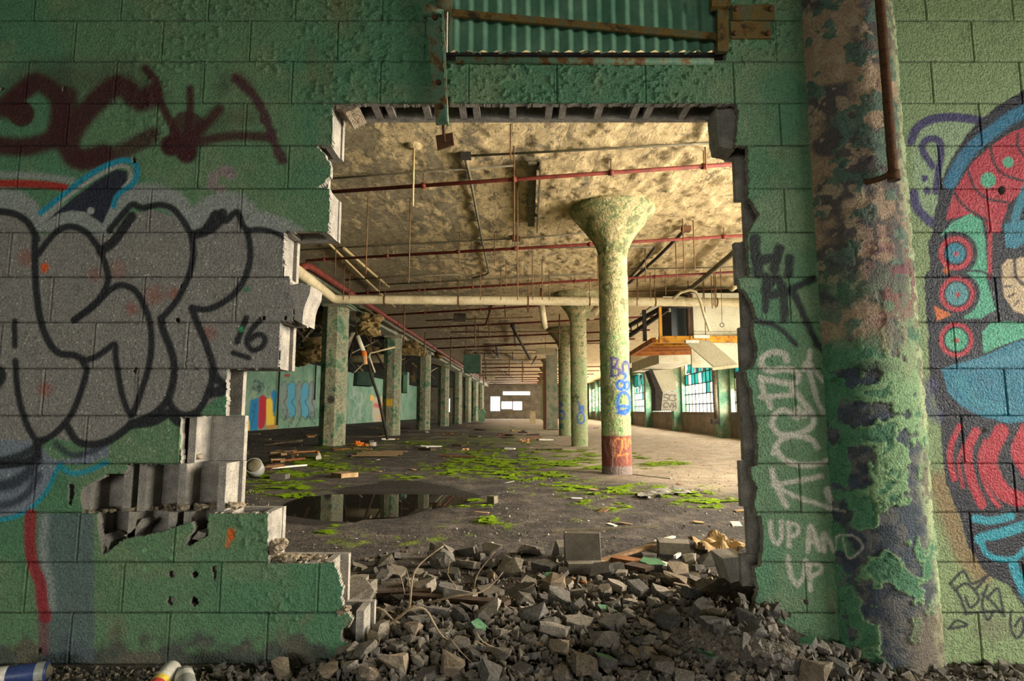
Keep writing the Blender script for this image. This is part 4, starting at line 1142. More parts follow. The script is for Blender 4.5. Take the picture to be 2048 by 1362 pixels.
def floor_patch(x0, x1, y0, y1, st):
    nx = int((x1 - x0) / st) + 1; ny = int((y1 - y0) / st) + 1
    X, Y = np.meshgrid(np.linspace(x0, x1, nx), np.linspace(y0, y1, ny))
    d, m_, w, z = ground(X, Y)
    edge = np.minimum(np.minimum(X - x0, x1 - X), np.minimum(Y - y0, y1 - Y))
    z = z * smooth(0, .4, edge)
    V = np.stack([X, Y, z], -1).reshape(-1, 3)
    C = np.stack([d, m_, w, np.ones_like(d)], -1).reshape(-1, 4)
    return V, grid_quads(ny, nx), C
parts = [floor_patch(-3.6, 3.6, 2.79, 8.0, .035), floor_patch(-9.0, 8.4, 8.0, 20.0, .07), floor_patch(-15.5, 12.0, 20.0, 44.0, .25), floor_patch(-15.5, 16.0, 44.0, 90.0, 1.0), floor_patch(-15.5, -9.0, 8.0, 20.0, .3), floor_patch(-15.5, -3.6, 2.79, 8.0, .3), floor_patch(3.6, 8.4, 2.79, 8.0, .3)]
Vs, Qs, Cs, nn = [], [], [], 0
for V, Q, C in parts:
    Vs.append(V); Qs.append(Q + nn); Cs.append(C); nn += len(V)
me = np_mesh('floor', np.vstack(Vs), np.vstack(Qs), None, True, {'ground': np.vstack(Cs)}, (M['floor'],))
floor_hall = link('floor', me, None, kind='structure', label='gritty hall floor with dusty lightened areas, damp patches and moss', category='floor')
ceil_parts = []

# moss cushions standing up from the floor
M['moss'] = spotted('bright_moss', [(.3, srgb(76, 104, 8)), (.5, srgb(128, 164, 14)), (.7, srgb(168, 194, 40))], 26, 5, .95, 140, .9, .02, grain=.5, spec=.1)
def moss_patch(x0, x1, y0, y1, st):
    nx = int((x1 - x0) / st) + 1; ny = int((y1 - y0) / st) + 1
    X, Y = np.meshgrid(np.linspace(x0, x1, nx), np.linspace(y0, y1, ny))
    d, m_, w, z = ground(X, Y)
    h = m_ * (.35 + .65 * vnoise(X, Y, .07, 301, 2)) * .026 + (_hash(np.arange(nx)[None, :] + 0 * Y, np.arange(ny)[:, None] + 0 * X, 7) - .5) * .014 * m_
    kp = (m_[:-1, :-1] > .42) & (m_[1:, 1:] > .42) & (m_[1:, :-1] > .42) & (m_[:-1, 1:] > .42)
    kp &= _hash(np.arange(nx - 1)[None, :] + np.zeros((ny - 1, 1)), np.arange(ny - 1)[:, None] + np.zeros((1, nx - 1)), 5) > .12
    V = np.stack([X, Y, z + h], -1).reshape(-1, 3)
    Q = grid_quads(ny, nx)[kp.ravel()]
    u, inv = np.unique(Q.reshape(-1), return_inverse=True)
    return V[u], inv.reshape(-1, 4)
va, qa = moss_patch(-3.4, 3.5, 5.0, 8.0, .03)
vb, qb = moss_patch(-5.5, 5.5, 8.0, 19.5, .045)
me = np_mesh('moss', np.vstack([va, vb]), np.vstack([qa, qb + len(va)]), None, True, None, (M['moss'],))
link('moss', me, None, kind='stuff', label='bright green moss growing in patches on the hall floor', category='moss')

# puddle
def water_mat():
    m, nt, b = new_mat('dark_water')
    b.inputs['Base Color'].default_value = (*srgb(30, 26, 20), 1)
    b.inputs['Roughness'].default_value = .02
    b.inputs['IOR'].default_value = 1.33
    b.inputs['Specular IOR Level'].default_value = .6
    bump(nt, b, noise_n(nt, coord(nt), 1.5, 2), .04, .01)
    return m
M['water'] = water_mat()
pp_ = catmull(np.array(PUD + PUD[:1]), 8)
big = [(750 + (x - 750) * 1.12, 1008 + (y - 1008) * 1.25) for x, y in pp_[:-1]]
mb = MB(); pts = [PZ(x, y, -.012) for x, y in big]
mb.add(pts + [p - Vector((0, 0, .02)) for p in pts], [tuple(reversed(range(len(pts))))] + [tuple(range(len(pts), 2 * len(pts)))])
pw = mb.build('puddle', M['water'], None, label='dark still puddle on the hall floor mirroring the square columns', category='puddle')

# ------------------------------------------------------------------ ceiling of the hall
def ceil_patch(x0, x1, y0, y1, st, rel):
    nx = int((x1 - x0) / st) + 1; ny = int((y1 - y0) / st) + 1
    X, Y = np.meshgrid(np.linspace(x0, x1, nx), np.linspace(y0, y1, ny))
    amt = smooth(-2.5, 3.5, X) * .8 + .3
    fl = smooth(.47, .58, vnoise(X, Y * .7, .24, 401, 5))
    z = ZC - rel * amt * (fl * .03 + (vnoise(X, Y, .1, 403, 3) - .5) * .04)
    edge = np.minimum(np.minimum(X - x0, x1 - X), np.minimum(Y - y0, y1 - Y))
    z = ZC + (z - ZC) * smooth(0, .3, edge)
    return np.stack([X, Y, z], -1).reshape(-1, 3), grid_quads(ny, nx)[:, ::-1]
parts = [ceil_patch(-7.0, 7.4, 5.8, 17.0, .04, 1.0), ceil_patch(-15.5, 12, 17.0, 90.0, 1.0, 0.0), ceil_patch(-15.5, 8.3, 2.79, 5.8, .6, 0), ceil_patch(-15.5, -7.0, 5.8, 17.0, .6, 0), ceil_patch(7.4, 8.3, 5.8, 17.0, .3, 0)]
Vs, Qs, nn = [], [], 0
for V, Q in parts:
    Vs.append(V); Qs.append(Q + nn); nn += len(V)
V = np.vstack(Vs)
me = np_mesh('ceiling', V, np.vstack(Qs), None, True, None, (M['ceiling'],))
link('ceiling', me, None, kind='structure', label='cream hall ceiling with flaking paint and board marks', category='ceiling')
MB().box((0, 46.6, ZC + .16), (36, 88, .2)).build('roof_slab', M['burnt'], None, kind='structure', label='roof slab over the hall ceiling', category='roof')

# ------------------------------------------------------------------ walls of the hall
def wall_cells(us, vs, holes):
    us = sorted(set(us + [u for h in holes for u in h[:2]])); vs = sorted(set(vs + [v for h in holes for v in h[2:]]))
    for a, b in zip(us[:-1], us[1:]):
        for c, d in zip(vs[:-1], vs[1:]):
            m_, n_ = (a + b) / 2, (c + d) / 2
            if not any(h[0] <= m_ <= h[1] and h[2] <= n_ <= h[3] for h in holes):
                yield a, b, c, d
RZ = Matrix.Rotation(-YAW, 3, 'Z')
SILL, HEAD = .95, 3.72
bays = [(12.75 + BAY * i - 3.35, 12.75 + BAY * i + 3.35, SILL, HEAD) for i in range(-1, 9)]
mb = MB(); mbs = MB()
for a, b, c, d in wall_cells([2.7, 82.0], [0.0, ZC], bays):
    (mbs if d <= SILL + .01 else mb).box(H(HALL_WIN_X + .2, (a + b) / 2, (c + d) / 2), (.4, b - a, d - c), RZ)
wall_win = mb.build('wall_windows', M['pier'], None, kind='structure', label='window wall of the hall with green piers', category='wall')
mbs.build('brick_apron', M['brick'], wall_win)
for i in range(-2, 9):
    y = 12.75 + BAY * (i + .5)
    MB().box(H(HALL_WIN_X - .2, y, ZC / 2), (.4, .55, ZC), RZ).build('pilaster', M['pier'], wall_win)
for i, (a, b, c, d) in enumerate(bays):
    MB().box(H(HALL_WIN_X + .12, (a + b) / 2, SILL + .02), (.36, b - a, .05), RZ).build('sill', M['block_raw'], wall_win)

M['rock_wall'] = spotted('grey_brown_wall', [(.3, srgb(84, 76, 64)), (.7, srgb(138, 126, 106))], 1.0, 6, .85, 20, .4, .02)
# far end wall with its bright windows
YE = 80.0
def far_rect(x0, y0, x1, y1):
    a = PY(x0, y1, YE); b = PY(x1, y0, YE)
    return (a.x, b.x, max(.2, a.z), b.z)
FARW = [far_rect(*q) for q in ((981, 793, 1000, 822), (1003, 803, 1024, 818), (1026, 803, 1044, 820), (1006, 783, 1060, 790), (893, 797, 900, 824), (911, 797, 919, 822), (809, 808, 823, 822), (853, 815, 858, 824))]
mb = MB()
for a, b, c, d in wall_cells([-16.0, 12.0], [0.0, ZC], FARW):
    mb.box(((a + b) / 2, YE + .15, (c + d) / 2), (b - a, .3, d - c))
wall_end = mb.build('wall_end', M['rock_wall'], None, kind='structure', label='far end wall of the hall with glaring windows', category='wall')
for q in ((990, 793, 992, 822), (985, 793, 986, 822), (995, 793, 996, 822)):
    a, b, c, d = far_rect(*q); MB().box(((a + b) / 2, YE + .1, (c + d) / 2), (.06, .06, d - c)).build('mullion', M['rust'], wall_end)

# side wall with murals beyond the square columns
LX = -14.6
y0, y1 = 2.9, 80.0
ys = np.concatenate([np.linspace(y0, 24, 30), np.linspace(24, 62, 620)[1:], np.linspace(62, y1, 12)[1:]])
zs = np.concatenate([np.linspace(0, 3.4, 62), [4.0, ZC]])
Yg, Zg = np.meshgrid(ys, zs)
c_, s_ = math.cos(YAW), math.sin(YAW)
V = np.stack([LX * c_ + Yg * s_, -LX * s_ + Yg * c_, Zg], -1).reshape(-1, 3)
me = np_mesh('wall_side', V, grid_quads(len(zs), len(ys)), None, True, {'hallpaint': hall_paint(V)}, (M['far_wall'],))
wall_side = link('wall_side', me, None, kind='structure', label='pale green side wall covered in colourful murals', category='wall')
mb = MB(); mb.box(H(LX - .15, 41, ZC / 2), (.28, 78, ZC), RZ); mb.build('backing', M['hall_green'], wall_side)

# ------------------------------------------------------------------ columns
c1 = PZ(1234, 948, 0)
hx1 = c1.x * math.cos(YAW) - c1.y * math.sin(YAW); hy1 = c1.x * math.sin(YAW) + c1.y * math.cos(YAW)
def round_column(i, label):
    p = H(hx1, hy1 + 7.7 * i)
    root = empty('round_column', p, label, 'column', 'round columns down the hall')
    R = .245 if i < 2 else .25
    step = .02 if i == 0 else (.03 if i < 3 else .3)
    n = 72 if i == 0 else (48 if i < 3 else 20)
    zs = np.arange(0, 3.72, step)
    T, Z = np.meshgrid(np.linspace(0, 2 * math.pi, n, endpoint=False), zs)
    rel = (vnoise(T * R * 1 + 5 * i, Z, .11, 501, 4) - .5) * (.022 if i < 3 else 0)
    V = np.stack([p.x + (R + rel) * np.cos(T), p.y + (R + rel) * np.sin(T), Z], -1).reshape(-1, 3)
    at = hall_paint(V)
    if i > 2: at[:, 3] = 0
    me = np_mesh('shaft', V, grid_quads(len(zs), n, True), None, True, {'hallpaint': at}, (M['col_round'],))
    link('shaft', me, root)
    prof = [(R, 3.66), (R * 1.03, 3.74), (R * 1.2, 3.86), (R * 1.55, 4.02), (R * 2.05, 4.18), (R * 2.6, 4.34), (R * 3.0, 4.46), (R * 3.02, 4.5), (R * 2.98, ZC + .01)]
    P = catmull(np.array(prof), .03)
    n2 = 72 if i < 2 else 24
    T, K = np.meshgrid(np.linspace(0, 2 * math.pi, n2, endpoint=False), np.arange(len(P)))
    rr = P[:, 0][K]; zz_ = P[:, 1][K]
    rel = (vnoise(T * .5 + 3 * i, zz_, .12, 505, 4) - .5) * (.03 if i < 3 else 0)
    V = np.stack([p.x + (rr + rel) * np.cos(T), p.y + (rr + rel) * np.sin(T), zz_], -1).reshape(-1, 3)
    me = np_mesh('capital', V, grid_quads(len(P), n2, True), None, True, None, (M['cap_round'],))
    link('capital', me, root)
RL = ['round flaking column with rust-red band and purple lettering, first past the opening', 'round green column with blue tag, second past the opening', 'round green column with blue tag, third past the opening']
for i in range(3): round_column(i, RL[i])
for i in range(4, 9): round_column(i, 'distant round column in the row down the hall')

def octa_column(i, label):
    p = H(-5.93, 17.9 + 7.6 * i)
    root = empty('square_column', p, label, 'column', 'columns along the side aisle')
    top = 4.2; a = .36; c = .15
    sec = [(-a, -c), (-c, -a), (c, -a), (a, -c), (a, c), (c, a), (-c, a), (-a, c)]
    st = .05 if i < 3 else .6
    dense = []
    for k in range(8):
        A_, B_ = sec[k], sec[(k + 1) % 8]
        m_ = 8 if i < 3 else 1
        for q in range(m_): dense.append((A_[0] + (B_[0] - A_[0]) * q / m_, A_[1] + (B_[1] - A_[1]) * q / m_))
    dense = np.array(dense)
    zs = np.arange(0, top + .001, st)
    V = np.zeros((len(zs), len(dense), 3))
    wob = (vnoise(np.arange(len(dense))[None, :] * .13 + 7 * i, zs[:, None] * 1.0, .35, 601, 4) - .5) * (.035 if i < 3 else 0)
    V[..., 0] = p.x + dense[None, :, 0] * (1 + wob); V[..., 1] = p.y + dense[None, :, 1] * (1 + wob); V[..., 2] = zs[:, None]
    V = V.reshape(-1, 3)
    at = hall_paint(V)
    if i > 2: at[:, 3] = 0
    me = np_mesh('shaft', V, grid_quads(len(zs), len(dense), True), None, False if False else None, {'hallpaint': at}, (M['col_square'],))
    link('shaft', me, root)
    MB().box((p.x, p.y, 4.2), (.95, .95, .12), RZ).build('cap', M['col_plain'], root)
OL = ['pale green eight-sided column beside the aisle, first and largest of its row', 'eight-sided column with a yellow paint square, second of the aisle row', 'eight-sided column with dark scribbles, third of the aisle row']
for i in range(8): octa_column(i, OL[i] if i < 3 else 'distant eight-sided column in the aisle row')
# edge beam over the aisle row and the charred lower ceiling of the aisle
MB().box(H(-5.95, 46, 4.38), (.6, 76, .34), RZ).build('edge_beam', M['col_plain'], None, kind='structure', label='concrete beam along the aisle columns', category='beam')
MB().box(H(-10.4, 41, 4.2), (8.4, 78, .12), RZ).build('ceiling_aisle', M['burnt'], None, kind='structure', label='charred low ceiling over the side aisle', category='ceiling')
# a grey slab pier in the row of round columns
pp2 = H(hx1 - .25, hy1 + 7.7 * 3.1)
g = empty('slab_pier', pp2, 'grey rectangular concrete pier standing in the row of round columns', 'pier')
MB().box(pp2 + Vector((0, 0, ZC / 2)), (.62, .5, ZC), RZ).build('body', M['col_plain'], g)
MB().box(pp2 + Vector((-.42, -.2, ZC / 2 - .4)), (.16, .16, ZC - .8), RZ).build('steel_post', M['rust'], g)
# ------------------------------------------------------------------ pipes, conduits and rods under the hall ceiling
M['red_pipe'] = spotted('rusty_red_pipe', [(.3, srgb(76, 28, 20)), (.55, srgb(120, 46, 33)), (.75, srgb(98, 62, 42))], 7, 5, .7, 40, .4, .004)
M['conduit'] = spotted('grey_conduit', [(.3, srgb(74, 68, 54)), (.7, srgb(128, 118, 94))], 8, 5, .7, 60, .3, .003)
M['dark_metal'] = spotted('dark_metal', [(.3, srgb(34, 30, 26)), (.7, srgb(70, 62, 52))], 8, 5, .7, 60, .3, .003)
M['lagging'] = spotted('cream_pipe_lagging', [(.3, srgb(178, 160, 124)), (.6, srgb(214, 198, 162)), (.8, srgb(150, 126, 88))], 2.4, 6, .8, 30, .3, .01)
M['rod'] = spotted('rusty_rod', [(.3, srgb(84, 56, 34)), (.7, srgb(132, 98, 62))], 12, 4, .8, 80, .3, .002)
M['pale_rod'] = spotted('cream_rod', [(.3, srgb(170, 146, 98)), (.7, srgb(206, 184, 136))], 12, 4, .7, 80, .2, .002)
M['white_panel'] = spotted('dirty_white_panel', [(.28, srgb(176, 166, 138)), (.5, srgb(214, 206, 178)), (.75, srgb(226, 220, 198))], 1.4, 7, .7, 30, .2, .01)
M['yellow_steel'] = spotted('yellow_steel', [(.35, srgb(120, 66, 18)), (.5, srgb(206, 142, 30)), (.7, srgb(226, 168, 44))], 3.2, 6, .65, 40, .3, .006)
M['orange_rust'] = spotted('orange_rust', [(.3, srgb(124, 66, 26)), (.6, srgb(186, 112, 46)), (.8, srgb(150, 92, 50))], 4, 6, .75, 40, .4, .006)
M['teal_metal'] = spotted('dark_green_sheet_metal', [(.3, srgb(40, 66, 54)), (.6, srgb(70, 100, 80)), (.8, srgb(98, 120, 96))], 3, 6, .6, 40, .3, .006)
M['tan_debris'] = spotted('torn_insulation', [(.3, srgb(92, 74, 46)), (.55, srgb(150, 126, 80)), (.8, srgb(186, 164, 116))], 6, 6, .95, 40, .8, .02)
M['wood'] = spotted('weathered_wood', [(.3, srgb(96, 74, 52)), (.55, srgb(142, 112, 80)), (.8, srgb(176, 150, 116))], 9, 6, .85, 50, .5, .005)
M['dark_wood'] = spotted('dark_wet_wood', [(.3, srgb(46, 34, 26)), (.6, srgb(80, 60, 44)), (.8, srgb(108, 86, 66))], 9, 6, .85, 50, .5, .005)
M['brown_wood'] = spotted('reddish_board', [(.3, srgb(104, 62, 34)), (.6, srgb(150, 96, 54)), (.8, srgb(178, 128, 82))], 7, 6, .85, 50, .5, .005)
M['white_bit'] = spotted('scrap_paper', [(.3, srgb(196, 190, 176)), (.7, srgb(226, 222, 210))], 9, 4, .8, 60, .3, .004)
M['orange_bit'] = spotted('orange_scrap', [(.3, srgb(206, 96, 26)), (.7, srgb(234, 140, 52))], 9, 4, .7, 60, .3, .004)
M['peach_bit'] = spotted('peach_foam', [(.3, srgb(200, 140, 96)), (.7, srgb(232, 184, 138))], 9, 4, .9, 60, .6, .01)

def sprinkler(label, a, b, z, r, hang=(), mat='red_pipe'):
    A_, B_ = PZ(*a, z), PZ(*b, z)
    t = empty('sprinkler_pipe', A_, label, 'pipe', 'sprinkler branch pipes across the hall')
    MB().tube([A_, B_], r, 10).build('run', M[mat], t)
    for px in hang:
        lo, hi = 0.0, 1.0
        for _ in range(30):
            m_ = (lo + hi) / 2; P = A_.lerp(B_, m_)
            if project(P.x, P.y, P.z)[0] < px: lo = m_
            else: hi = m_
        P = A_.lerp(B_, lo)
        h = MB().tube([P + Vector((0, 0, r)), (P.x, P.y, ZC)], .009, 6).build('hanger', M['rod'], t)
        MB().tube([P + Vector((-.035, 0, 0)), P + Vector((.035, 0, 0))], r * 1.45, 10).build('coupling', M[mat], t)
sprinkler('red sprinkler pipe crossing high in the opening, closest to the wall', (560, 391), (1560, 322), 4.33, .028, (847, 1028, 1222, 1408))
sprinkler('red sprinkler pipe crossing behind the first round column', (612, 521), (1560, 467), 4.33, .03, (648, 775, 916, 1030, 1180, 1448))
sprinkler('rust-red sprinkler pipe, third one back from the wall', (700, 588), (1560, 539), 4.33, .03, (735, 838, 945, 1150, 1310))
sprinkler('rust-red sprinkler pipe, fourth one back from the wall', (775, 630), (1330, 596), 4.3, .032, (850, 960, 1090))
sprinkler('rust-red sprinkler pipe, fifth one back from the wall', (815, 657), (1330, 632), 4.3, .034, (880, 1000))
sprinkler('rust-red sprinkler pipe, sixth one back from the wall', (850, 679), (1300, 660), 4.3, .036, (920, 1040))
sprinkler('rust-red sprinkler pipe, seventh one back from the wall', (875, 697), (1270, 678), 4.3, .04, (930, 1040))
for i in range(7):
    y = 45 + i * 4.5
    A_, B_ = H(-4.6, y, 4.25), H(5.5, y - 1.2, 4.25)
    t = empty('sprinkler_pipe', A_, 'thin distant sprinkler pipe near the end of the hall', 'pipe', 'distant sprinkler pipes')
    MB().tube([A_, B_], .045, 6).build('run', M['red_pipe'], t)

def conduit(label, pts, z, r, mat='conduit', group=None, n=8):
    P = [PZ(x, y, z) for x, y in pts]
    t = empty('ceiling_conduit', P[0], label, 'conduit', group)
    MB().tube(P, r, n).build('run', M[mat], t)
    return t, P
t, P = conduit('grey conduit running across the ceiling into a box near the lintel', [(1560, 279), (1200, 298), (932, 312)], 4.5, .017)
MB().box(P[-1], (.14, .1, .08)).build('junction_box', M['dark_metal'], t)
t, P = conduit('dark bent conduit running down the ceiling from the junction box', [(930, 314), (938, 345), (946, 385), (962, 470), (978, 545), (972, 549), (946, 556)], 4.5, .022)
conduit('thin grey conduit above the first red sprinkler pipe', [(590, 362), (760, 350), (1030, 331)], 4.5, .015)
t, P = conduit('thin grey conduit above the second red sprinkler pipe', [(600, 500), (800, 489), (1032, 477), (1180, 466)], 4.5, .017)
MB().box(P[2], (.16, .12, .1)).build('junction_box', M['rust'], t)
conduit('green-grey conduit with a bent end between two sprinkler pipes', [(690, 560), (800, 553), (914, 549), (921, 552)], 4.45, .024)
conduit('thin conduit behind the green-grey one', [(770, 569), (960, 559), (1190, 548)], 4.48, .018)
conduit('thin conduit crossing beside the first round column capital', [(1000, 497), (1200, 494), (1312, 494)], 4.48, .016)
conduit('pale conduit slanting along the ceiling towards the aisle', [(655, 484), (720, 548), (790, 614)], 4.47, .024, 'pale_rod')
conduit('yellowish conduit slanting beside the pale one', [(688, 496), (735, 538), (778, 574)], 4.47, .03, 'pale_rod')
conduit('grey conduit slanting over the aisle columns', [(600, 528), (660, 570), (730, 616), (800, 662)], 4.25, .03)
conduit('pale conduit slanting lowest over the aisle columns', [(600, 548), (660, 588), (740, 634)], 4.2, .035, 'teal_metal')
t, P = conduit('dark conduit slanting from a box right of the first round column', [(1372, 458), (1318, 512), (1258, 566)], 4.46, .035, 'dark_metal')
MB().box(P[0], (.16, .14, .1)).build('junction_box', M['rust'], t)
conduit('short dark conduit slanting right of the first round column', [(1310, 495), (1284, 528), (1258, 557)], 4.46, .03, 'dark_metal')
conduit('thick grey pipe slanting down towards the yellow platform', [(1500, 478), (1460, 512), (1400, 562), (1340, 612)], 4.3, .062, 'conduit', None, 12)
conduit('thin conduit beneath the third sprinkler pipe', [(1262, 538), (1390, 536), (1520, 532)], 4.45, .016)
conduit('thin rusty conduit near the white enclosure', [(1250, 583), (1390, 580), (1500, 574)], 4.3, .018, 'rod')
for i in range(8):
    rr_ = random.Random(40 + i)
    y = rr_.uniform(22, 55); x = rr_.uniform(-4.5, 1.0)
    A_ = H(x, y, 4.4); B_ = H(x + rr_.uniform(-.3, .9), y + rr_.uniform(4, 12), 4.4)
    t = empty('ceiling_conduit', A_, 'dark conduit slanting along the distant ceiling', 'conduit', 'distant ceiling conduits')
    MB().tube([A_, B_], .05, 6).build('run', M['dark_metal'], t)
for i in range(9):
    rr_ = random.Random(60 + i)
    y = 21 + i * 3.1; x0_ = rr_.uniform(-4.5, -2)
    A_ = H(x0_, y, rr_.uniform(4.0, 4.4)); B_ = H(x0_ + rr_.uniform(3, 6), y - rr_.uniform(.2, .8), A_.z + rr_.uniform(-.1, .1))
    t = empty('ceiling_conduit', A_, 'thin rusty cross conduit under the middle of the ceiling', 'conduit', 'middle cross conduits')
    MB().tube([A_, B_], .024, 6).build('run', M['rod'], t)

# light channel fixed to the ceiling in front of the first capital
A_, B_ = PZ(1081, 333, 4.44), PZ(1074, 458, 4.44)
t = empty('light_channel', A_, 'dark empty light channel on the ceiling beside the first round capital', 'light fixture')
mb = MB(); mb.beam(A_, B_, .02, .16); mb.build('side_plate', M['conduit'], t)
mb = MB(); mb.beam(A_ + Vector((-.11, 0, .06)), B_ + Vector((-.11, 0, .06)), .12, .03); mb.build('tray', M['conduit'], t)

# the big red feed pipe along the aisle, the lagged pipe across the hall
t = empty('feed_pipe', H(-5.0, 13, 4.3), 'thick red sprinkler feed pipe running along the aisle columns', 'pipe')
MB().tube([H(-5.05, 12.6, 4.0), H(-5.03, 12.75, 4.18), H(-5.0, 13.0, 4.27), H(-5.0, 13.4, 4.29), H(-5.0, 40, 4.29), H(-5.0, 66, 4.29)], .08, 12).build('run', M['red_pipe'], t)
for y in (16, 22, 30, 38): MB().tube([H(-5.0, y - .06, 4.29), H(-5.0, y + .06, 4.29)], .1, 12).build('coupling', M['red_pipe'], t)
zp = PY(900, 601, 15.6).z
t = empty('lagged_pipe', PY(900, 601, 15.6), 'thick cream lagged pipe crossing the whole hall behind the first column', 'pipe')
E0, E1 = PY(672, 599, 15.6), PY(1490, 605, 15.6)
MB().tube([PZ(560, 515, zp + .0), PZ(655, 588, zp), E0 + Vector((-.03, -.12, 0)), E0 + Vector((.15, 0, 0)), (E0 + E1) / 2, E1 + Vector((-.1, 0, 0)), E1 + Vector((.12, -.1, .02)), E1 + Vector((.16, -.5, .05))], .118, 16).build('run', M['lagging'], t)
for f_ in (.12, .3, .47, .62, .78, .93):
    P = E0.lerp(E1, f_)
    MB().tube([P + Vector((0, 0, .1)), (P.x, P.y, ZC)], .01, 6).build('hanger', M['rod'], t)
    MB().tube([P + Vector((-.02, 0, 0)), P + Vector((.02, 0, 0))], .124, 14).build('band', M['rod'], t)
t = empty('pipe_stub', PY(1085, 628, 17.5), 'short cream lagged pipe hanging beside the second round column', 'pipe')
MB().tube([PY(1083, 607, 17.0), PY(1086, 630, 17.2), PY(1090, 656, 17.4)], .09, 12).build('run', M['lagging'], t)
MB().tube([Vector((PY(1082, 585, 17.0).x, 17.0, ZC)), PY(1083, 608, 17.0)], .03, 8).build('rod', M['rust'], t)
t = empty('pipe_stub', PY(1190, 618, 18.6), 'short cream lagged pipe end poking out behind the second round column', 'pipe')
MB().tube([PY(1183, 632, 18.4), PY(1200, 610, 21)], .13, 12).build('run', M['lagging'], t)

# rods hanging from the ceiling
RODS = [(736, 396, 549), (821, 396, 566), (919, 465, 532), (943, 479, 499), (989, 468, 532), (1028, 292, 482), (1021, 248, 320), (961, 524, 600), (672, 490, 549), (689, 527, 600), (775, 488, 513), (1002, 535, 600), (1365, 437, 540), (1386, 437, 540), (1351, 485, 565), (1290, 499, 565), (1410, 290, 338), (1422, 549, 617), (1275, 549, 600), (1195, 509, 571), (1065, 507, 600), (1084, 521, 600), (1035, 365, 600), (1098, 540, 600), (880, 530, 575), (1300, 545, 598), (1330, 540, 590), (1440, 520, 570), (1405, 560, 602), (1012, 520, 575), (700, 540, 598), (850, 560, 606), (760, 545, 592)]
RL_ = lambda px: 'thin rusty rod hanging from the flaking ceiling ' + ('towards the side aisle' if px < 850 else 'over the middle of the hall' if px < 1120 else 'on the window side')
for i, (px, ya, yb) in enumerate(RODS):
    a = PZ(px, ya, ZC); zb_ = PY(px, yb, a.y).z
    o = MB().tube([(a.x, a.y, ZC + .01), (a.x, a.y, zb_)], .008 + .0005 * a.y * .5, 6).build('hanging_rod', M['rod'], None, label=RL_(px), category='rod', group='rods hanging from the ceiling')
a = PZ(828, 291, ZC)
t = empty('pendant_rod', a, 'cream pendant rod with a round ceiling plate, no lamp left', 'rod')
MB().tube([(a.x, a.y, ZC), (a.x, a.y, PY(824, 412, a.y).z)], .014, 8).build('stem', M['pale_rod'], t)
MB().lathe([(.0, -.035), (.05, -.03), (.11, -.01), (.12, .01)], 16, (a.x, a.y, ZC - .01)).build('ceiling_plate', M['ceiling'], t)
rr_ = random.Random(9)
for i in range(26):
    y = rr_.uniform(18, 60); x = rr_.uniform(-4.8, 4.5); a = H(x, y, ZC)
    MB().tube([(a.x, a.y, ZC), (a.x + rr_.uniform(-.05, .05), a.y, ZC - rr_.uniform(.4, 1.5))], .016 + .0004 * y, 5).build('hanging_rod', M['rod'], None, label='thin rod hanging from the distant ceiling', category='rod', group='distant hanging rods')
A_ = H(-2.55, 21.5, 0)
o = MB(); o.tube([PZ(987, 598, ZC), PY(985, 605, 19), PY(972, 650, 19.5)], .04, 6); o.build('hanging_strut', M['rust'], None, label='rusty strut slanting down from the ceiling in the middle', category='strut')
o = MB(); o.tube([PZ(1022, 648, ZC), PY(1025, 655, 23), PY(1060, 718, 24)], .05, 6); o.build('hanging_strut', M['dark_metal'], None, label='long dark strut slanting down in mid hall', category='strut')

# unit heater and other boxes hanging in mid hall
def box_px(x0, y0, x1, y1, d, depth):
    a, b = PY(x0, y1, d), PY(x1, y0, d)
    return ((a.x + b.x) / 2, d + depth / 2, (a.z + b.z) / 2), (b.x - a.x, depth, b.z - a.z)
c, s = box_px(927, 709, 959, 745, 24, .6)
t = empty('unit_heater', c, 'dark green box heater hanging in the middle of the hall', 'heater')
MB().box(c, s).build('casing', M['teal_metal'], t)
MB().box((c[0] + s[0] / 2 + .03, c[1], c[2]), (.06, s[1] * 1.02, s[2] * 1.02)).build('flange', M['conduit'], t)
for dx in (-.25, .25): MB().tube([(c[0] + dx, c[1], c[2] + s[2] / 2), (c[0] + dx, c[1], ZC)], .015, 6).build('rod', M['rod'], t)
for i in range(5): MB().box((c[0], c[1] - s[1] / 2 - .01, c[2] - s[2] * .36 + i * s[2] * .18), (s[0] * .86, .02, .03)).build('louver', M['teal_metal'], t)
c, s = box_px(907, 627, 931, 642, 20, .12)
HG = []
o = MB().box(c, s, Euler((0.7, 0, .2)).to_matrix()).build('dangling_sheet', M['dark_metal'], None, label='small dark panel dangling flat under the ceiling', category='panel'); HG.append((o, c, ZC))
c, s = box_px(1073, 697, 1110, 708, 27, .4)
o = MB().box(c, s).build('cross_box', M['lagging'], None, label='pale box beam beside the grey pier top', category='box'); HG.append((o, c, ZC))
c, s = box_px(975, 755, 989, 760, 42, .3)
o = MB().box(c, s).build('light_fitting', M['lagging'], None, label='small pale lamp fitting far down the hall', category='light fixture'); HG.append((o, c, ZC))

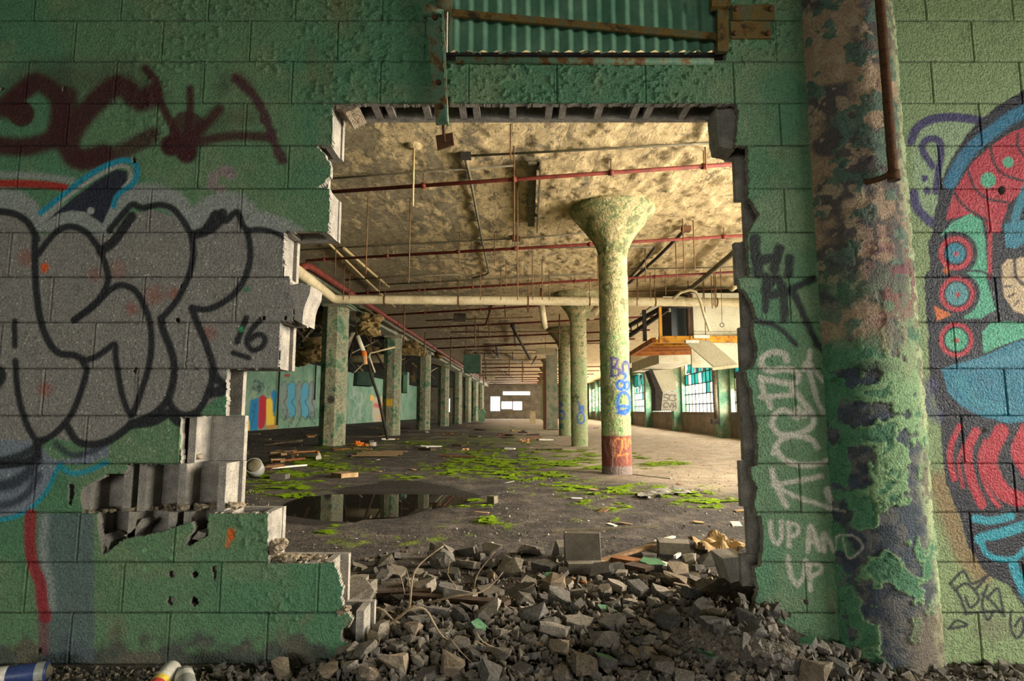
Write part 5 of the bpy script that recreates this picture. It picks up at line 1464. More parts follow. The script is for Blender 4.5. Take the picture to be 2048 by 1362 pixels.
# ------------------------------------------------------------------ windows of the hall
def pane_mat():
    m, nt, b = new_mat('turquoise_pane')
    out = [n for n in nt.nodes if n.type == 'OUTPUT_MATERIAL'][0]
    tr = nd(nt, 'ShaderNodeBsdfTranslucent')
    co = coord(nt)
    c = ramp(nt, noise_n(nt, co, 1.4, 5), [(.3, srgb(36, 150, 158)), (.6, srgb(74, 190, 190)), (.8, srgb(150, 210, 196))])
    nt.links.new(c, tr.inputs[0]); nt.links.new(c, b.inputs['Base Color'])
    b.inputs['Roughness'].default_value = .4
    mx = nd(nt, 'ShaderNodeMixShader'); mx.inputs[0].default_value = .28
    nt.links.new(b.outputs[0], mx.inputs[1]); nt.links.new(tr.outputs[0], mx.inputs[2]); nt.links.new(mx.outputs[0], out.inputs[0])
    return m
M['pane'] = pane_mat()
def pane_white():
    m, nt, b = new_mat('frosted_pane')
    out = [n for n in nt.nodes if n.type == 'OUTPUT_MATERIAL'][0]
    tr = nd(nt, 'ShaderNodeBsdfTranslucent'); tr.inputs[0].default_value = (*srgb(236, 226, 208), 1)
    mx = nd(nt, 'ShaderNodeMixShader'); mx.inputs[0].default_value = .6
    b.inputs['Base Color'].default_value = (*srgb(214, 206, 190), 1)
    nt.links.new(b.outputs[0], mx.inputs[1]); nt.links.new(tr.outputs[0], mx.inputs[2]); nt.links.new(mx.outputs[0], out.inputs[0])
    return m
M['frost'] = pane_white()
M['muntin'] = spotted('dark_window_bar', [(.3, srgb(44, 52, 50)), (.7, srgb(88, 92, 84))], 6, 4, .7, 60, .2, .003)
for bi, (a, b, c, d) in enumerate(bays):
    wr = empty('window_%d' % (bi + 1), H(HALL_WIN_X + .2, (a + b) / 2, c), 'tall steel window of the hall with turquoise panes, bay %d along the wall' % (bi + 1), 'window', None, 'structure')
    near = 1 <= bi <= 5
    ncol = 11; rows = [c, c + .42, c + .9, c + 1.38, c + 1.9, d]
    bw = .045
    for i in range(ncol + 1):
        y = a + (b - a) * i / ncol
        MB().box(H(HALL_WIN_X + .2, y, (c + d) / 2), (.05, bw * (1.6 if i % 4 == 0 else 1), d - c), RZ).build('mullion', M['muntin'], wr)
    for z in rows:
        MB().box(H(HALL_WIN_X + .2, (a + b) / 2, z), (.05, b - a, bw), RZ).build('transom', M['muntin'], wr)
    if not near: continue
    rr_ = random.Random(bi)
    pme = MB().box((0, 0, 0), (.012, (b - a) / ncol * .96, 1)).mesh('pane', M['pane'])
    pmf = MB().box((0, 0, 0), (.012, (b - a) / ncol * .96, 1)).mesh('pane', M['frost'])
    for i in range(ncol):
        y = a + (b - a) * (i + .5) / ncol
        for k in range(5):
            z0_, z1_ = rows[k], rows[k + 1]
            p = .95 if k == 4 else (.8 if k == 3 else (.22 if k == 2 else .08))
            if rr_.random() > p: continue
            o = bpy.data.objects.new('pane', pme if rr_.random() < (.95 if k > 2 else .45) else pmf)
            COL.objects.link(o); o.parent = wr; o.matrix_parent_inverse = parent_world(wr).inverted()
            o.location = H(HALL_WIN_X + .21, y, (z0_ + z1_) / 2); o.rotation_euler = (0, 0, -YAW); o.scale = (1, 1, (z1_ - z0_) * .96)
            if rr_.random() < .08: o.rotation_euler = (0, .35, -YAW)

# ------------------------------------------------------------------ white enclosure, yellow platform and duct on the window side
DW = 16.4
t = empty('white_enclosure', PY(1450, 735, DW), 'dirty white panelled enclosure raised below the ceiling over the windows', 'enclosure')
c, s = box_px(1384, 586, 1600, 662, DW, .08); MB().box(c, s).build('front_panel', M['white_panel'], t)
c, s = box_px(1384, 663, 1600, 735, DW + .02, .08); MB().box(c, s).build('lower_panel', M['white_panel'], t)
c, s = box_px(1326, 590, 1600, 600, DW + .1, 3.0); MB().box(c, (s[0], s[1], .06)).build('roof_panel', M['white_panel'], t)
c, s = box_px(1377, 588, 1385, 676, DW - .03, .14); MB().box(c, s).build('door_post', M['dark_wood'], t)
c, s = box_px(1326, 590, 1384, 678, DW + 2.4, .06); MB().box(c, s).build('doorway_shade', M['black_gap'], t)  # near-black sheet painting the shade inside the doorway
c, s = box_px(1344, 612, 1374, 672, DW + .5, .04)
m, nt, b_ = new_mat('dusty_blue_glass'); b_.inputs['Base Color'].default_value = (*srgb(52, 66, 78), 1); b_.inputs['Roughness'].default_value = .25; M['blue_glass'] = m
MB().box(c, s).build('glass_panel', M['blue_glass'], t)
c, s = box_px(1560, 590, 1600, 735, DW + 1.5, .1); MB().box(c, s).build('return_panel', M['white_panel'], t)
t = empty('yellow_platform', PY(1400, 682, DW - .3), 'yellow steel platform frame under the white enclosure', 'platform')
mb = MB(); mb.beam(PY(1318, 679, DW - .12), PY(1600, 678, DW - .12), .16, .17); mb.build('front_beam', M['yellow_steel'], t)
zpl = PY(1318, 684, DW).z
for i, (xa, ya, xb, yb) in enumerate(((1306, 683, 1392, 682), (1296, 689, 1388, 688), (1288, 695, 1386, 693), (1276, 702, 1390, 699), (1264, 709, 1388, 706))):
    d_ = 16.9 + i * .8
    mb = MB(); mb.beam(PY(xa, ya, d_), PY(xb, yb, d_), .12, .1); mb.build('joist', M['yellow_steel' if i < 2 else 'orange_rust'], t)
mb = MB(); mb.beam(PY(1308, 680, 16.5), PY(1262, 708, 20.3), .1, .14); mb.build('side_beam', M['orange_rust'], t)
mb = MB(); mb.beam(PY(1320, 614, DW - .1), PY(1321, 678, DW - .1), .07, .07, (0, 1, 0)); mb.build('post', M['yellow_steel'], t)
MB().tube([PY(1318, 615, DW - .1), PY(1384, 614, DW - .1)], .03, 8).build('handrail', M['dark_metal'], t)
t = empty('steel_stair', PY(1262, 668, 19), 'dark steel stair stringers climbing to the yellow platform', 'stair')
for (xa, ya, xb, yb) in ((1258, 672, 1336, 618), (1258, 652, 1330, 612)):
    mb = MB(); mb.beam(PY(xa, ya, 18.5), PY(xb, yb, 17.2), .08, .12); mb.build('stringer', M['dark_metal'], t)
for i in range(6):
    f_ = i / 5
    mb = MB(); mb.beam(PY(1262 + 66 * f_, 666 - 44 * f_, 18.3 - f_), PY(1262 + 66 * f_, 650 - 38 * f_, 18.3 - f_), .03, .03); mb.build('baluster', M['dark_metal'], t)
mb = MB(); mb.beam(PY(1288, 620, 17.5), PY(1290, 682, 17.5), .1, .1, (0, 1, 0)); mb.build('post', M['dark_metal'], t)
mb = MB(); q = [PY(1368, 684, 15.9), PY(1420, 684, 15.9), PY(1477, 732, 14.9), PY(1430, 738, 14.9)]
mb.prism(q, (0, 0, 0), (.0, .03, .05)); big_sheet = mb.build('dangling_sheet', M['white_panel'], None, label='large white ceiling panel dangling at a slant below the yellow platform', category='panel')
mb = MB(); mb.beam(PY(1424, 738, 14.9), PY(1478, 732, 14.9), .08, .07); mb.build('batten', M['lagging'], big_sheet, label='pale batten')
for i, q in enumerate(((1372, 680, 1398, 686), (1388, 670, 1419, 676))):
    c, s = box_px(*q, 15.7, .12)
    MB().box(c, s).build('lamp_casing', M['white_bit'], None, label=('white lamp casing at the top edge of the dangling panel', 'white lamp casing lying on the yellow beam')[i], category='light fixture')
MB().tube([PY(1345, 598, 15.2), PY(1362, 585, 15.1), PY(1380, 580, 15), PY(1392, 584, 15), PY(1400, 600, 15), (PY(1408, 630, 15)), PY(1420, 663, 15)], .035, 8).build('bent_conduit', M['lagging'], None, label='bent grey conduit drooping in front of the white enclosure', category='conduit')
t = empty('hook_chain', PY(1444, 545, 14.8), 'thin chain with a ring hanging in front of the white enclosure', 'chain')
MB().tube([PY(1441, 540, 14.8), PY(1444, 645, 14.8)], .007, 5).build('chain', M['dark_metal'], t)
cc = PY(1444, 650, 14.8); MB().tube([cc + Vector((.05 * math.cos(a_), 0, .05 * math.sin(a_))) for a_ in np.linspace(0, 6.28, 13)], .009, 5).build('ring', M['dark_metal'], t)
o = MB().tube([PY(1462, 578, 13.5), PY(1476, 568, 13.3)], .07, 10).build('tin_cup', M['lagging'], None, label='small cream tin hanging at the edge of the opening by the ceiling', category='tin'); HG.append((o, PY(1470, 573, 13.4), ZC))
for i, (xa, ya, yb) in enumerate(((1428, 560, 612), (1431, 560, 616), (1274, 556, 612))):
    MB().tube([Vector((PY(xa, ya, 15.2).x, 15.2, ZC)), PY(xa, yb, 15.2)], .012, 5).build('hanging_rod', M['rust'], None, label=RL_(xa), category='rod', group='rods hanging from the ceiling')
# soffit and duct
t = empty('white_soffit', PY(1340, 730, 24), 'long white soffit box below the ceiling above the windows', 'soffit')
c, s = box_px(1318, 705, 1386, 727, 22, 5.0); MB().box(c, s).build('box', M['white_panel'], t)
c, s = box_px(1262, 712, 1330, 726, 27.5, 3.0); MB().box(c, s).build('far_box', M['lagging'], t)
t = empty('vent_duct', PY(1340, 822, 25), 'bent white sheet metal duct with black lettering between the windows', 'duct')
out = [(1297, 741), (1345, 738), (1351, 764), (1354, 781), (1322, 783), (1318, 772), (1306, 764)]
mb = MB(); mb.prism([PY(x, y, 25) for x, y in out], (0, 0, 0), (0, .7, 0)); mb.build('elbow', M['white_panel'], t)
CH2.stroke([(1306, 768), (1330, 760), (1352, 750)], 2.5, (110, 66, 44), .8, soft=1, gloss=1)
bkc = (24, 24, 26)
for pts in (((1338, 790), (1330, 789), (1328, 794), (1336, 797), (1334, 802), (1327, 801)), ((1343, 790), (1339, 793), (1339, 800), (1344, 801)), ((1346, 790), (1351, 791), (1348, 795), (1352, 799), (1346, 802)),
            ((1335, 806), (1328, 807), (1328, 814), (1335, 814)), ((1337, 807), (1340, 814), (1343, 806)), ((1347, 806), (1345, 810), (1349, 812), (1346, 815)), ((1351, 805), (1352, 816))):
    CH2.stroke(pts, 2.2, bkc, 1, soft=.7, gloss=1)
CH2.stroke([(1326, 819), (1350, 819)], 1.6, (60, 60, 60), .7, soft=.7, gloss=1)
gx = np.linspace(1323, 1355, 44); gy = np.linspace(783, 822, 50)
A_, B_ = PY(1323, 822, 25.02), PY(1355, 783, 25.02)
Xg, Zg = np.meshgrid(np.linspace(A_.x, B_.x, 44), np.linspace(A_.z, B_.z, 50))
V = np.stack([Xg, np.full_like(Xg, 25.02), Zg], -1).reshape(-1, 3)
M['painted_panel'] = spotted('white_panel_with_lettering', [(.28, srgb(176, 170, 150)), (.5, srgb(206, 200, 182)), (.75, srgb(220, 216, 200))], 1.4, 7, .7, 30, .2, .01, paint='hallpaint')
link('front_plate', np_mesh('front_plate', V, grid_quads(50, 44), None, True, {'hallpaint': hall_paint(V)}, (M['painted_panel'],)), t)
c, s = box_px(1323, 783, 1355, 822, 25.04, .65); MB().box(c, s).build('drop', M['white_panel'], t)
mb = MB(); mb.prism([PY(x, y, 24.98) for x, y in ((1297, 741), (1305, 740), (1326, 786), (1322, 822), (1311, 822), (1311, 780))], (0, 0, 0), (0, .7, 0)); mb.build('side', M['dark_metal'], t)
# pipe drop in front of the windows
MB().tube([PY(1428, 735, 23.5), PY(1430, 790, 23.5), PY(1433, 838, 23.5)], .09, 10).build('drain_pipe', M['conduit'], None, label='grey drain pipe dropping in front of the windows beside a green pier', category='pipe')
c, s = box_px(1425, 838, 1440, 848, 23.3, .2); MB().box(c, s).build('valve_box', M['dark_metal'], None, label='small dark valve at the foot of the drain pipe', category='valve')

# ------------------------------------------------------------------ ruin in the side aisle
def plank(name, a, b, w, h, mat, label, cat, group=None):
    mb = MB(); mb.beam(a, b, w, h)
    kw = dict(label=label, category=cat)
    if group: kw['group'] = group
    return mb.build(name, M[mat], None, **kw)
plank('fallen_beam', PY(560, 624, 18.6), PY(690, 640, 18.4), .3, .36, 'tan_debris', 'pale broken beam spanning into the aisle behind the first aisle column', 'beam')
plank('fallen_beam', PY(540, 676, 19.5), PY(665, 668, 19.5), .12, .1, 'dark_metal', 'thin dark beam hanging level in the aisle', 'beam')
plank('fallen_beam', PY(735, 700, 26), PY(840, 705, 26), .2, .3, 'tan_debris', 'pale beam between the first two aisle columns', 'beam')
MB().tube([PY(570, 718, 20), PY(610, 712, 20), PY(660, 702, 20.5)], [.3, .26, .22], 14).build('sagging_duct', M['tan_debris'], None, label='sagging tan duct in the aisle left of the first column', category='duct')
MB().tube([PY(612, 688, 21), PY(650, 684, 21), PY(672, 700, 21)], [.3, .34, .26], 14).build('sagging_duct', M['tan_debris'], None, label='bulging tan tank behind the first aisle column', category='duct')
MB().tube([PY(704, 718, 27), PY(780, 716, 27)], .2, 12).build('sagging_duct', M['lagging'], None, label='pale lagged duct between the first two aisle columns', category='duct')
rr_ = random.Random(77)
for i in range(84):
    y = rr_.uniform(16.2, 44) if i < 46 else rr_.uniform(16.2, 24); x = -6.4 - rr_.random() ** 1.3 * 5.5
    a = H(x, y, 4.14); L = rr_.uniform(.5, 1.7)
    d = Vector((rr_.uniform(-1, 1), rr_.uniform(-.6, .6), rr_.uniform(-1.0, -.12))).normalized() * L
    plank('hanging_strip', a, a + d, rr_.uniform(.03, .3), rr_.uniform(.02, .05), rr_.choice(['dark_metal', 'tan_debris', 'dark_wood', 'conduit', 'tan_debris', 'lagging']), 'broken strip hanging from the charred aisle ceiling ' + ('behind the first aisle column' if y < 24 else 'beyond the second aisle column'), 'strip', 'strips hanging in the side aisle')
for i, (px, py, d, n_) in enumerate(((742, 640, 19.5, 14), (735, 655, 19.2, 8), (822, 690, 27, 14), (838, 700, 27.5, 10), (872, 712, 35, 10), (640, 705, 19.5, 10), (610, 718, 19, 8))):
    cs = [(PY(px + rr_.uniform(-16, 16) * 18 / d, py + rr_.uniform(-13, 13) * 18 / d, d + rr_.uniform(-.3, .3)), rr_.uniform(.08, .22)) for _ in range(n_)]
    link('torn_insulation', lump_mesh('torn_insulation', cs, M['tan_debris'], i), None, label='ragged tan insulation hanging by the aisle columns', category='insulation', group='torn insulation in the side aisle', kind='stuff')
t = empty('hanging_tube', PY(715, 670, 19), 'white lamp tube with an orange band dangling beside the first aisle column', 'tube')
MB().tube([PY(715, 672, 19), PY(727, 703, 19)], .07, 10).build('tube', M['white_panel'], t)
MB().tube([PY(727, 702, 19), PY(729, 712, 19)], .085, 10).build('band', M['orange_bit'], t)
MB().tube([PY(729, 711, 19), PY(731, 729, 19)], .07, 10).build('end', M['peach_bit'], t)
MB().tube([PY(709, 640, 19), PY(715, 672, 19)], .02, 6).build('cable', M['dark_metal'], t)
MB().tube([PY(750, 745, 20), PY(738, 712, 20), PY(741, 706, 20), PY(790, 694, 20)], .03, 8).build('bent_pipe', M['lagging'], None, label='thin pale bent pipe poking out between the first two aisle columns', category='pipe')
MB().tube([PY(735, 718, 20.5), PY(742, 750, 20.5), PY(757, 795, 20.5), PY(775, 879, 20.5)], .05, 8).build('fallen_pole', M['dark_metal'], None, label='dark pole leaning in front of the mural wall by the second aisle column', category='pole')
t = empty('green_duct', PY(808, 745, 27), 'green sheet metal chute beside the second aisle column', 'duct')
c, s = box_px(800, 744, 815, 786, 27, .5); MB().box(c, s).build('chute', M['teal_metal'], t)
c, s = box_px(806, 750, 815, 784, 26.9, .06); MB().box(c, s).build('face', M['hall_green'], t)
c, s = box_px(704, 744, 738, 771, 30, 1.2); MB().box(c, s, Euler((0, .05, .4)).to_matrix()).build('hanging_hopper', M['teal_metal'], None, label='dark green sheet metal hopper hanging in the aisle', category='hopper')
# pipes on the mural wall and the row of steel posts farther on
for i, (xa, ya, yb) in enumerate(((559, 742, 850), (632, 728, 800), (648, 740, 845))):
    A_ = PX(xa, ya, LX + .12); B_ = PX(xa, yb, LX + .12); B_ = Vector((A_.x, A_.y, B_.z))
    MB().tube([A_, B_], .05, 6).build('wall_pipe', M['dark_metal'], None, label=('dark pipe on the mural wall past the yellow letters', 'dark pipe on the mural wall over the blue letters', 'dark pipe at the far end of the blue letters')[i], category='pipe')
# turquoise sheet fallen near the end
o = MB(); o.prism([PY(955, 818, 55), PY(961, 824, 55), PY(966, 817, 55), PY(972, 826, 55), PY(968, 843, 55), PY(958, 845, 55)], (0, 0, 0), (0, .1, .05)); o.build('fallen_sheet', M['hall_green'], None, label='crumpled turquoise sheet standing far down the hall floor', category='sheet')
c, s = box_px(1060, 822, 1071, 847, 50, .6); MB().box(c, s).build('far_cabinet', M['lagging'], None, label='pale cabinet standing far off beside the round columns', category='cabinet')

for o in [q for q in bpy.data.objects if q.name.startswith('sagging_duct')]:
    vs_ = [v.co for v in o.data.vertices]
    for f_ in (.15, .85):
        v_ = vs_[int(f_ * (len(vs_) - 1))]
        HG.append((o, v_, 4.16))
HG += [(big_sheet, PY(1380, 684, 15.92), ZC), (big_sheet, PY(1412, 684, 15.92), ZC), (bpy.data.objects['bent_pipe'], PY(741, 706, 20), 4.3), (bpy.data.objects['hanging_hopper'], Vector(box_px(704, 744, 738, 771, 30, 1.2)[0]), 4.2), (bpy.data.objects['green_duct'], PY(808, 746, 27.2), 4.2), (bpy.data.objects['vent_duct'], PY(1320, 742, 25.3), ZC), (bpy.data.objects['hanging_tube'], PY(709, 641, 19), 4.25), (bpy.data.objects['pipe_stub.001'], PY(1192, 620, 19.5), ZC)]
for o, c, zt in HG:
    c = Vector(c)
    MB().tube([c, (c.x, c.y, zt)], .012, 5).build('wire', M['rod'], o)
# ------------------------------------------------------------------ rubble under the opening
def rock_mat(name, a, b, c, bs=70):
    m, nt, bsdf = new_mat(name)
    oi = nd(nt, 'ShaderNodeObjectInfo')
    co = coord(nt, True)
    n = noise_n(nt, co, 4, 6, .7)
    col = ramp(nt, n, [(.28, a), (.5, b), (.75, c)])
    col = mixc(nt, 1.0, col, ramp(nt, oi.outputs['Random'], [(0, .6), (1, 1.25)]), 'MULTIPLY')
    g = noise_n(nt, coord(nt), bs * 2.2, 4, .7)
    col = mixc(nt, 1.0, col, ramp(nt, g, [(.3, .5), (.62, 1.08)]), 'MULTIPLY')
    nt.links.new(col, bsdf.inputs['Base Color'])
    bsdf.inputs['Roughness'].default_value = .93; bsdf.inputs['Specular IOR Level'].default_value = .15
    bump(nt, bsdf, g, .8, .012)
    return m
M['rock_grey'] = rock_mat('broken_concrete', srgb(98, 92, 84), srgb(136, 128, 116), srgb(166, 156, 140))
M['rock_dark'] = rock_mat('dark_broken_block', srgb(72, 69, 66), srgb(102, 98, 93), srgb(130, 124, 115))
M['rock_tan'] = rock_mat('tan_broken_concrete', srgb(118, 104, 88), srgb(150, 134, 114), srgb(178, 162, 138))
M['soil'] = spotted('gravelly_soil', [(.3, srgb(44, 38, 32)), (.55, srgb(82, 72, 62)), (.75, srgb(126, 114, 98))], 30, 6, .95, 90, .9, .03, grain=.6)
M['rock_green'] = spotted('green_painted_face', [(.3, srgb(70, 116, 84)), (.6, srgb(96, 146, 106)), (.8, srgb(150, 158, 136))], 14, 6, .75, 140, .7, .006)

def hm(x, y):
    ex = math.exp
    sx = max(0.0, min(1.0, (x + .8) / .35)) * max(0.0, min(1.0, (1.75 - x) / .6))
    h = .2 * ex(-((x - 1.04) / .24) ** 2 - ((y - 2.86) / .3) ** 2)
    h += .10 * ex(-((y - 2.8) / .5) ** 2) * sx
    h += .035 * ex(-((y - 3.7) / .6) ** 2) * max(0.0, 1 - abs(x - .3) / 1.3)
    h += .05 * ex(-((x + .62) / .12) ** 2 - ((y - 2.5) / .15) ** 2)
    return h
def on_mound(px, py):
    z = .05
    for _ in range(8):
        p = PZ(px, py, z); z = hm(p.x, p.y)
    return p

xs = np.linspace(-1.4, 2.3, 110); ysm = np.linspace(2.0, 5.2, 96)
Xg, Yg = np.meshgrid(xs, ysm)
Zg = np.vectorize(hm)(Xg, Yg) + (vnoise(Xg, Yg, .07, 701, 3) - .5) * .03 - .004
edge = np.minimum(np.minimum(Xg - xs[0], xs[-1] - Xg), np.minimum(Yg - ysm[0], ysm[-1] - Yg))
Zg = Zg * smooth(0, .3, edge) - .05 * (1 - smooth(0, .25, edge)) - .012
V = np.stack([Xg, Yg, Zg], -1).reshape(-1, 3)
link('rubble_bed', np_mesh('rubble_bed', V, grid_quads(96, 110), None, True, None, (M['soil'],)), None, kind='stuff', label='dark gravelly soil under the rubble heap', category='rubble')

def hull_rock(seed, sx, sy, sz, npts=15, cut=.0, sub=True):
    r = random.Random(seed)
    bm = bmesh.new()
    for i in range(npts):
        v = Vector((r.uniform(-1, 1), r.uniform(-1, 1), r.uniform(-1, 1)))
        m_ = max(abs(v.x), abs(v.y), abs(v.z)); v = v / m_ * r.uniform(.75, 1.0)
        bm.verts.new((v.x * sx, v.y * sy, v.z * sz))
    res = bmesh.ops.convex_hull(bm, input=bm.verts)
    bmesh.ops.delete(bm, geom=[g for g in res['geom_interior'] if isinstance(g, bmesh.types.BMVert)], context='VERTS')
    if sub:
        bmesh.ops.subdivide_edges(bm, edges=bm.edges[:], cuts=1, use_grid_fill=True)
        for v in bm.verts: v.co *= 1 + r.uniform(-.07, .05)
        bmesh.ops.triangulate(bm, faces=bm.faces[:])
    return bm
def slab_rock(seed, sx, sy, sz):
    r = random.Random(seed)
    n = r.choice((4, 4, 5, 6)); bm = bmesh.new()
    pts = []
    for i in range(n):
        a = 2 * math.pi * (i + r.uniform(-.25, .25)) / n
        k = r.uniform(.75, 1.15)
        pts.append((sx * k * math.cos(a), sy * k * math.sin(a)))
    dense = []
    for i in range(n):
        a, b = pts[i], pts[(i + 1) % n]
        for q in range(4):
            t = q / 4; dense.append((a[0] + (b[0] - a[0]) * t + r.uniform(-.06, .06) * sx, a[1] + (b[1] - a[1]) * t + r.uniform(-.06, .06) * sy))
    lo = [bm.verts.new((x * r.uniform(.92, 1.06), y * r.uniform(.92, 1.06), -sz + r.uniform(-.1, .1) * sz)) for x, y in dense]
    hi = [bm.verts.new((x, y, sz)) for x, y in dense]
    bm.faces.new(hi); bm.faces.new(list(reversed(lo)))
    m_ = len(dense)
    for i in range(m_): bm.faces.new((lo[i], lo[(i + 1) % m_], hi[(i + 1) % m_], hi[i]))
    return bm
def to_mesh(bm, name, mats, top=False):
    bm.normal_update()
    me = bpy.data.meshes.new(name)
    if top:
        for f in bm.faces: f.material_index = 1 if (f.normal.z > .9) else 0
    bm.to_mesh(me); bm.free()
    for m_ in mats: me.materials.append(m_)
    return me
LUMPS = {k: [to_mesh(hull_rock(10 * j + i, 1, random.Random(i).uniform(.7, 1), random.Random(i + 5).uniform(.42, .7)), 'lump', (M[k],)) for i in range(8)] for j, k in enumerate(('rock_grey', 'rock_dark', 'rock_tan'))}
SLABS = {k: [to_mesh(slab_rock(70 + 10 * j + i, 1, random.Random(i).uniform(.55, .9), random.Random(i).uniform(.2, .34)), 'slab', (M[k],)) for i in range(7)] for j, k in enumerate(('rock_grey', 'rock_dark'))}
GREEN = [to_mesh(slab_rock(170 + i, 1, .75, .3), 'slab', (M['rock_dark'], M['rock_green']), True) for i in range(4)]
placed = []
def put_rock(me, p, s, rot, name, label, cat, group):
    o = bpy.data.objects.new(name, me)
    COL.objects.link(o)
    o.location = p; o.rotation_euler = rot; o.scale = (s, s, s)
    o['label'] = label; o['category'] = cat
    if group: o['group'] = group
    placed.append((p.x, p.y, s))
    return o
rr = random.Random(123)
# the pieces one can pick out
BIGS = [(1163, 1326, 37, 'lump', 'rock_tan', 'big rounded tan lump at the front of the rubble heap beside a green chip'),
        (1212, 1316, 34, 'green', '', 'green faced block chip beside the big tan lump'), (1418, 1310, 30, 'green', '', 'green faced block chip at the foot of the wall by the column'),
        (905, 1326, 36, 'lump', 'rock_tan', 'crumbly tan lump in the middle of the front rubble'), (562, 1340, 27, 'lump', 'rock_tan', 'tan lump lying against the foot of the green wall'),
        (664, 1342, 25, 'lump', 'rock_tan', 'squarish tan lump below the broken wall end'), (790, 1325, 32, 'lump', 'rock_tan', 'pale tan lump in front of the broken wall end'),
        (1500, 1292, 30, 'lump', 'rock_dark', 'dark angular lump leaning on the broken wall foot near the column'), (1570, 1318, 28, 'lump', 'rock_dark', 'dark flat lump below the white lettering'),
        (1105, 1168, 30, 'lump', 'rock_tan', 'rough concrete lump beside the yellow foam scrap'), (1228, 1236, 44, 'slab', 'rock_dark', 'long dark block slab across the middle of the rubble'),
        (882, 1116, 32, 'lump', 'rock_dark', 'upright dark block corner at the back edge of the rubble'), (935, 1096, 28, 'slab', 'rock_dark', 'dark block slab lying farthest back by the moss'),
        (1395, 1158, 28, 'slab', 'rock_grey', 'pale slab lying alone towards the dark wall end'), (1276, 1158, 30, 'slab', 'rock_dark', 'broken block web lying behind the rubble'),
        (845, 1166, 34, 'slab', 'rock_grey', 'pale flat slab among the twigs'), (738, 1174, 22, 'lump', 'rock_grey', 'grey lump beside the broken wall end behind the twigs'),
        (1262, 1200, 26, 'slab', 'rock_grey', 'grey slab edge up behind the long dark slab'), (1150, 1208, 24, 'green', '', 'mossy green chip left of the long dark slab'),
        (1010, 1258, 26, 'slab', 'rock_grey', 'pale slab with a rough edge in the centre of the rubble'), (1210, 1275, 32, 'lump', 'rock_grey', 'square grey lump above the green chip'),
        (1340, 1235, 34, 'lump', 'rock_dark', 'big dark lump at the slope of the dark heap'), (1430, 1248, 30, 'lump', 'rock_dark', 'dark lump on top of the heap at the broken wall end'),
        (1640, 1345, 36, 'lump', 'rock_tan', 'brown porous lump at the foot of the thick column'), (1320, 1330, 30, 'lump', 'rock_grey', 'grey lump in the front row between the two green chips'),
        (980, 1120, 24, 'slab', 'rock_grey', 'grey slab tilted at the back of the rubble'), (905, 1140, 26, 'slab', 'rock_dark', 'dark slab lying flat behind the twigs'), (790, 1140, 26, 'slab', 'rock_grey', 'thin grey slab near the wall stub at the back')]
for (px, py, r_, typ, mat, lab) in BIGS:
    p = on_mound(px, py + r_ * .55); s = r_ / F * p.y * .95
    me = rr.choice(LUMPS[mat] if typ == 'lump' else (GREEN if typ == 'green' else SLABS[mat]))
    k = {'lump': .55, 'slab': .28, 'green': .3}[typ]
    tilt = .25 if typ == 'lump' else .3
    put_rock(me, p + Vector((0, 0, s * k)), s, (rr.uniform(-tilt, tilt) + (.35 if typ == 'green' else 0), rr.uniform(-tilt, tilt), rr.uniform(0, 6.28)), 'broken_block', lab, 'rubble', None)
NB = len(placed)
LABS = {'lump:rock_grey': 'small grey broken concrete lump', 'lump:rock_dark': 'small dark broken block lump', 'lump:rock_tan': 'small tan broken concrete lump',
        'slab:rock_grey': 'small flat grey block fragment', 'slab:rock_dark': 'small flat dark block fragment', 'green:': 'small green painted chip'}
def zone(p):
    return (', before the wall line ' if p.y < W + .1 else ', past the wall line ') + ('by the stepped wall end' if p.x < .05 else 'in the middle' if p.x < .75 else 'by the dark wall end')
made = 0; tries = 0
while made < 265 and tries < 20000:
    tries += 1
    py = rr.uniform(1108, 1366); px = rr.uniform(690, 1560)
    if py > 1290: px = rr.uniform(520, 1950)
    if rr.random() < .3: px = rr.uniform(1380, 1950); py = rr.uniform(1240, 1368)
    if py < 1140 and (px < 760 or px > 1060) and rr.random() < .8: continue
    if 1140 <= py < 1210 and px > 1420: continue
    if py < 1290 and px < 700 + (1290 - py) * .1: continue
    p = on_mound(px, py)
    if p.y < W and (p.x < -.98 or p.x > 2.05): continue
    if W - .06 < p.y < W + TH + .06 and (p.x < -.62 or p.x > 1.12): continue
    if abs(p.x - 1.565) < .3 and abs(p.y - W) < .22: continue
    far = p.y > 3.2
    s = rr.choice((.026, .034, .04, .045, .055, .066)) if not far else rr.choice((.04, .055, .07, .085, .1))
    if p.y < W - .05: s *= .85
    if any((p.x - a) ** 2 + (p.y - b) ** 2 < (.74 * (s + c)) ** 2 for a, b, c in placed): continue
    u = rr.random()
    if u < .05: typ, mat = 'green', ''
    elif (u < .42 and not far) or (far and u < .75): typ, mat = 'slab', rr.choice(('rock_grey', 'rock_dark'))
    else: typ, mat = 'lump', rr.choice(('rock_grey', 'rock_dark', 'rock_dark', 'rock_tan') if p.x > .7 else ('rock_grey', 'rock_tan', 'rock_grey', 'rock_dark'))
    me = rr.choice(LUMPS[mat] if typ == 'lump' else (GREEN if typ == 'green' else SLABS[mat]))
    k = {'lump': .5, 'slab': .25, 'green': .25}[typ]
    tl = .5 if typ == 'lump' else .35
    put_rock(me, p + Vector((0, 0, s * k)), s, (rr.uniform(-tl, tl), rr.uniform(-tl, tl), rr.uniform(0, 6.28)), 'broken_block', LABS[typ + ':' + mat] + zone(p), 'rubble', 'small pieces of the rubble heap')
    made += 1
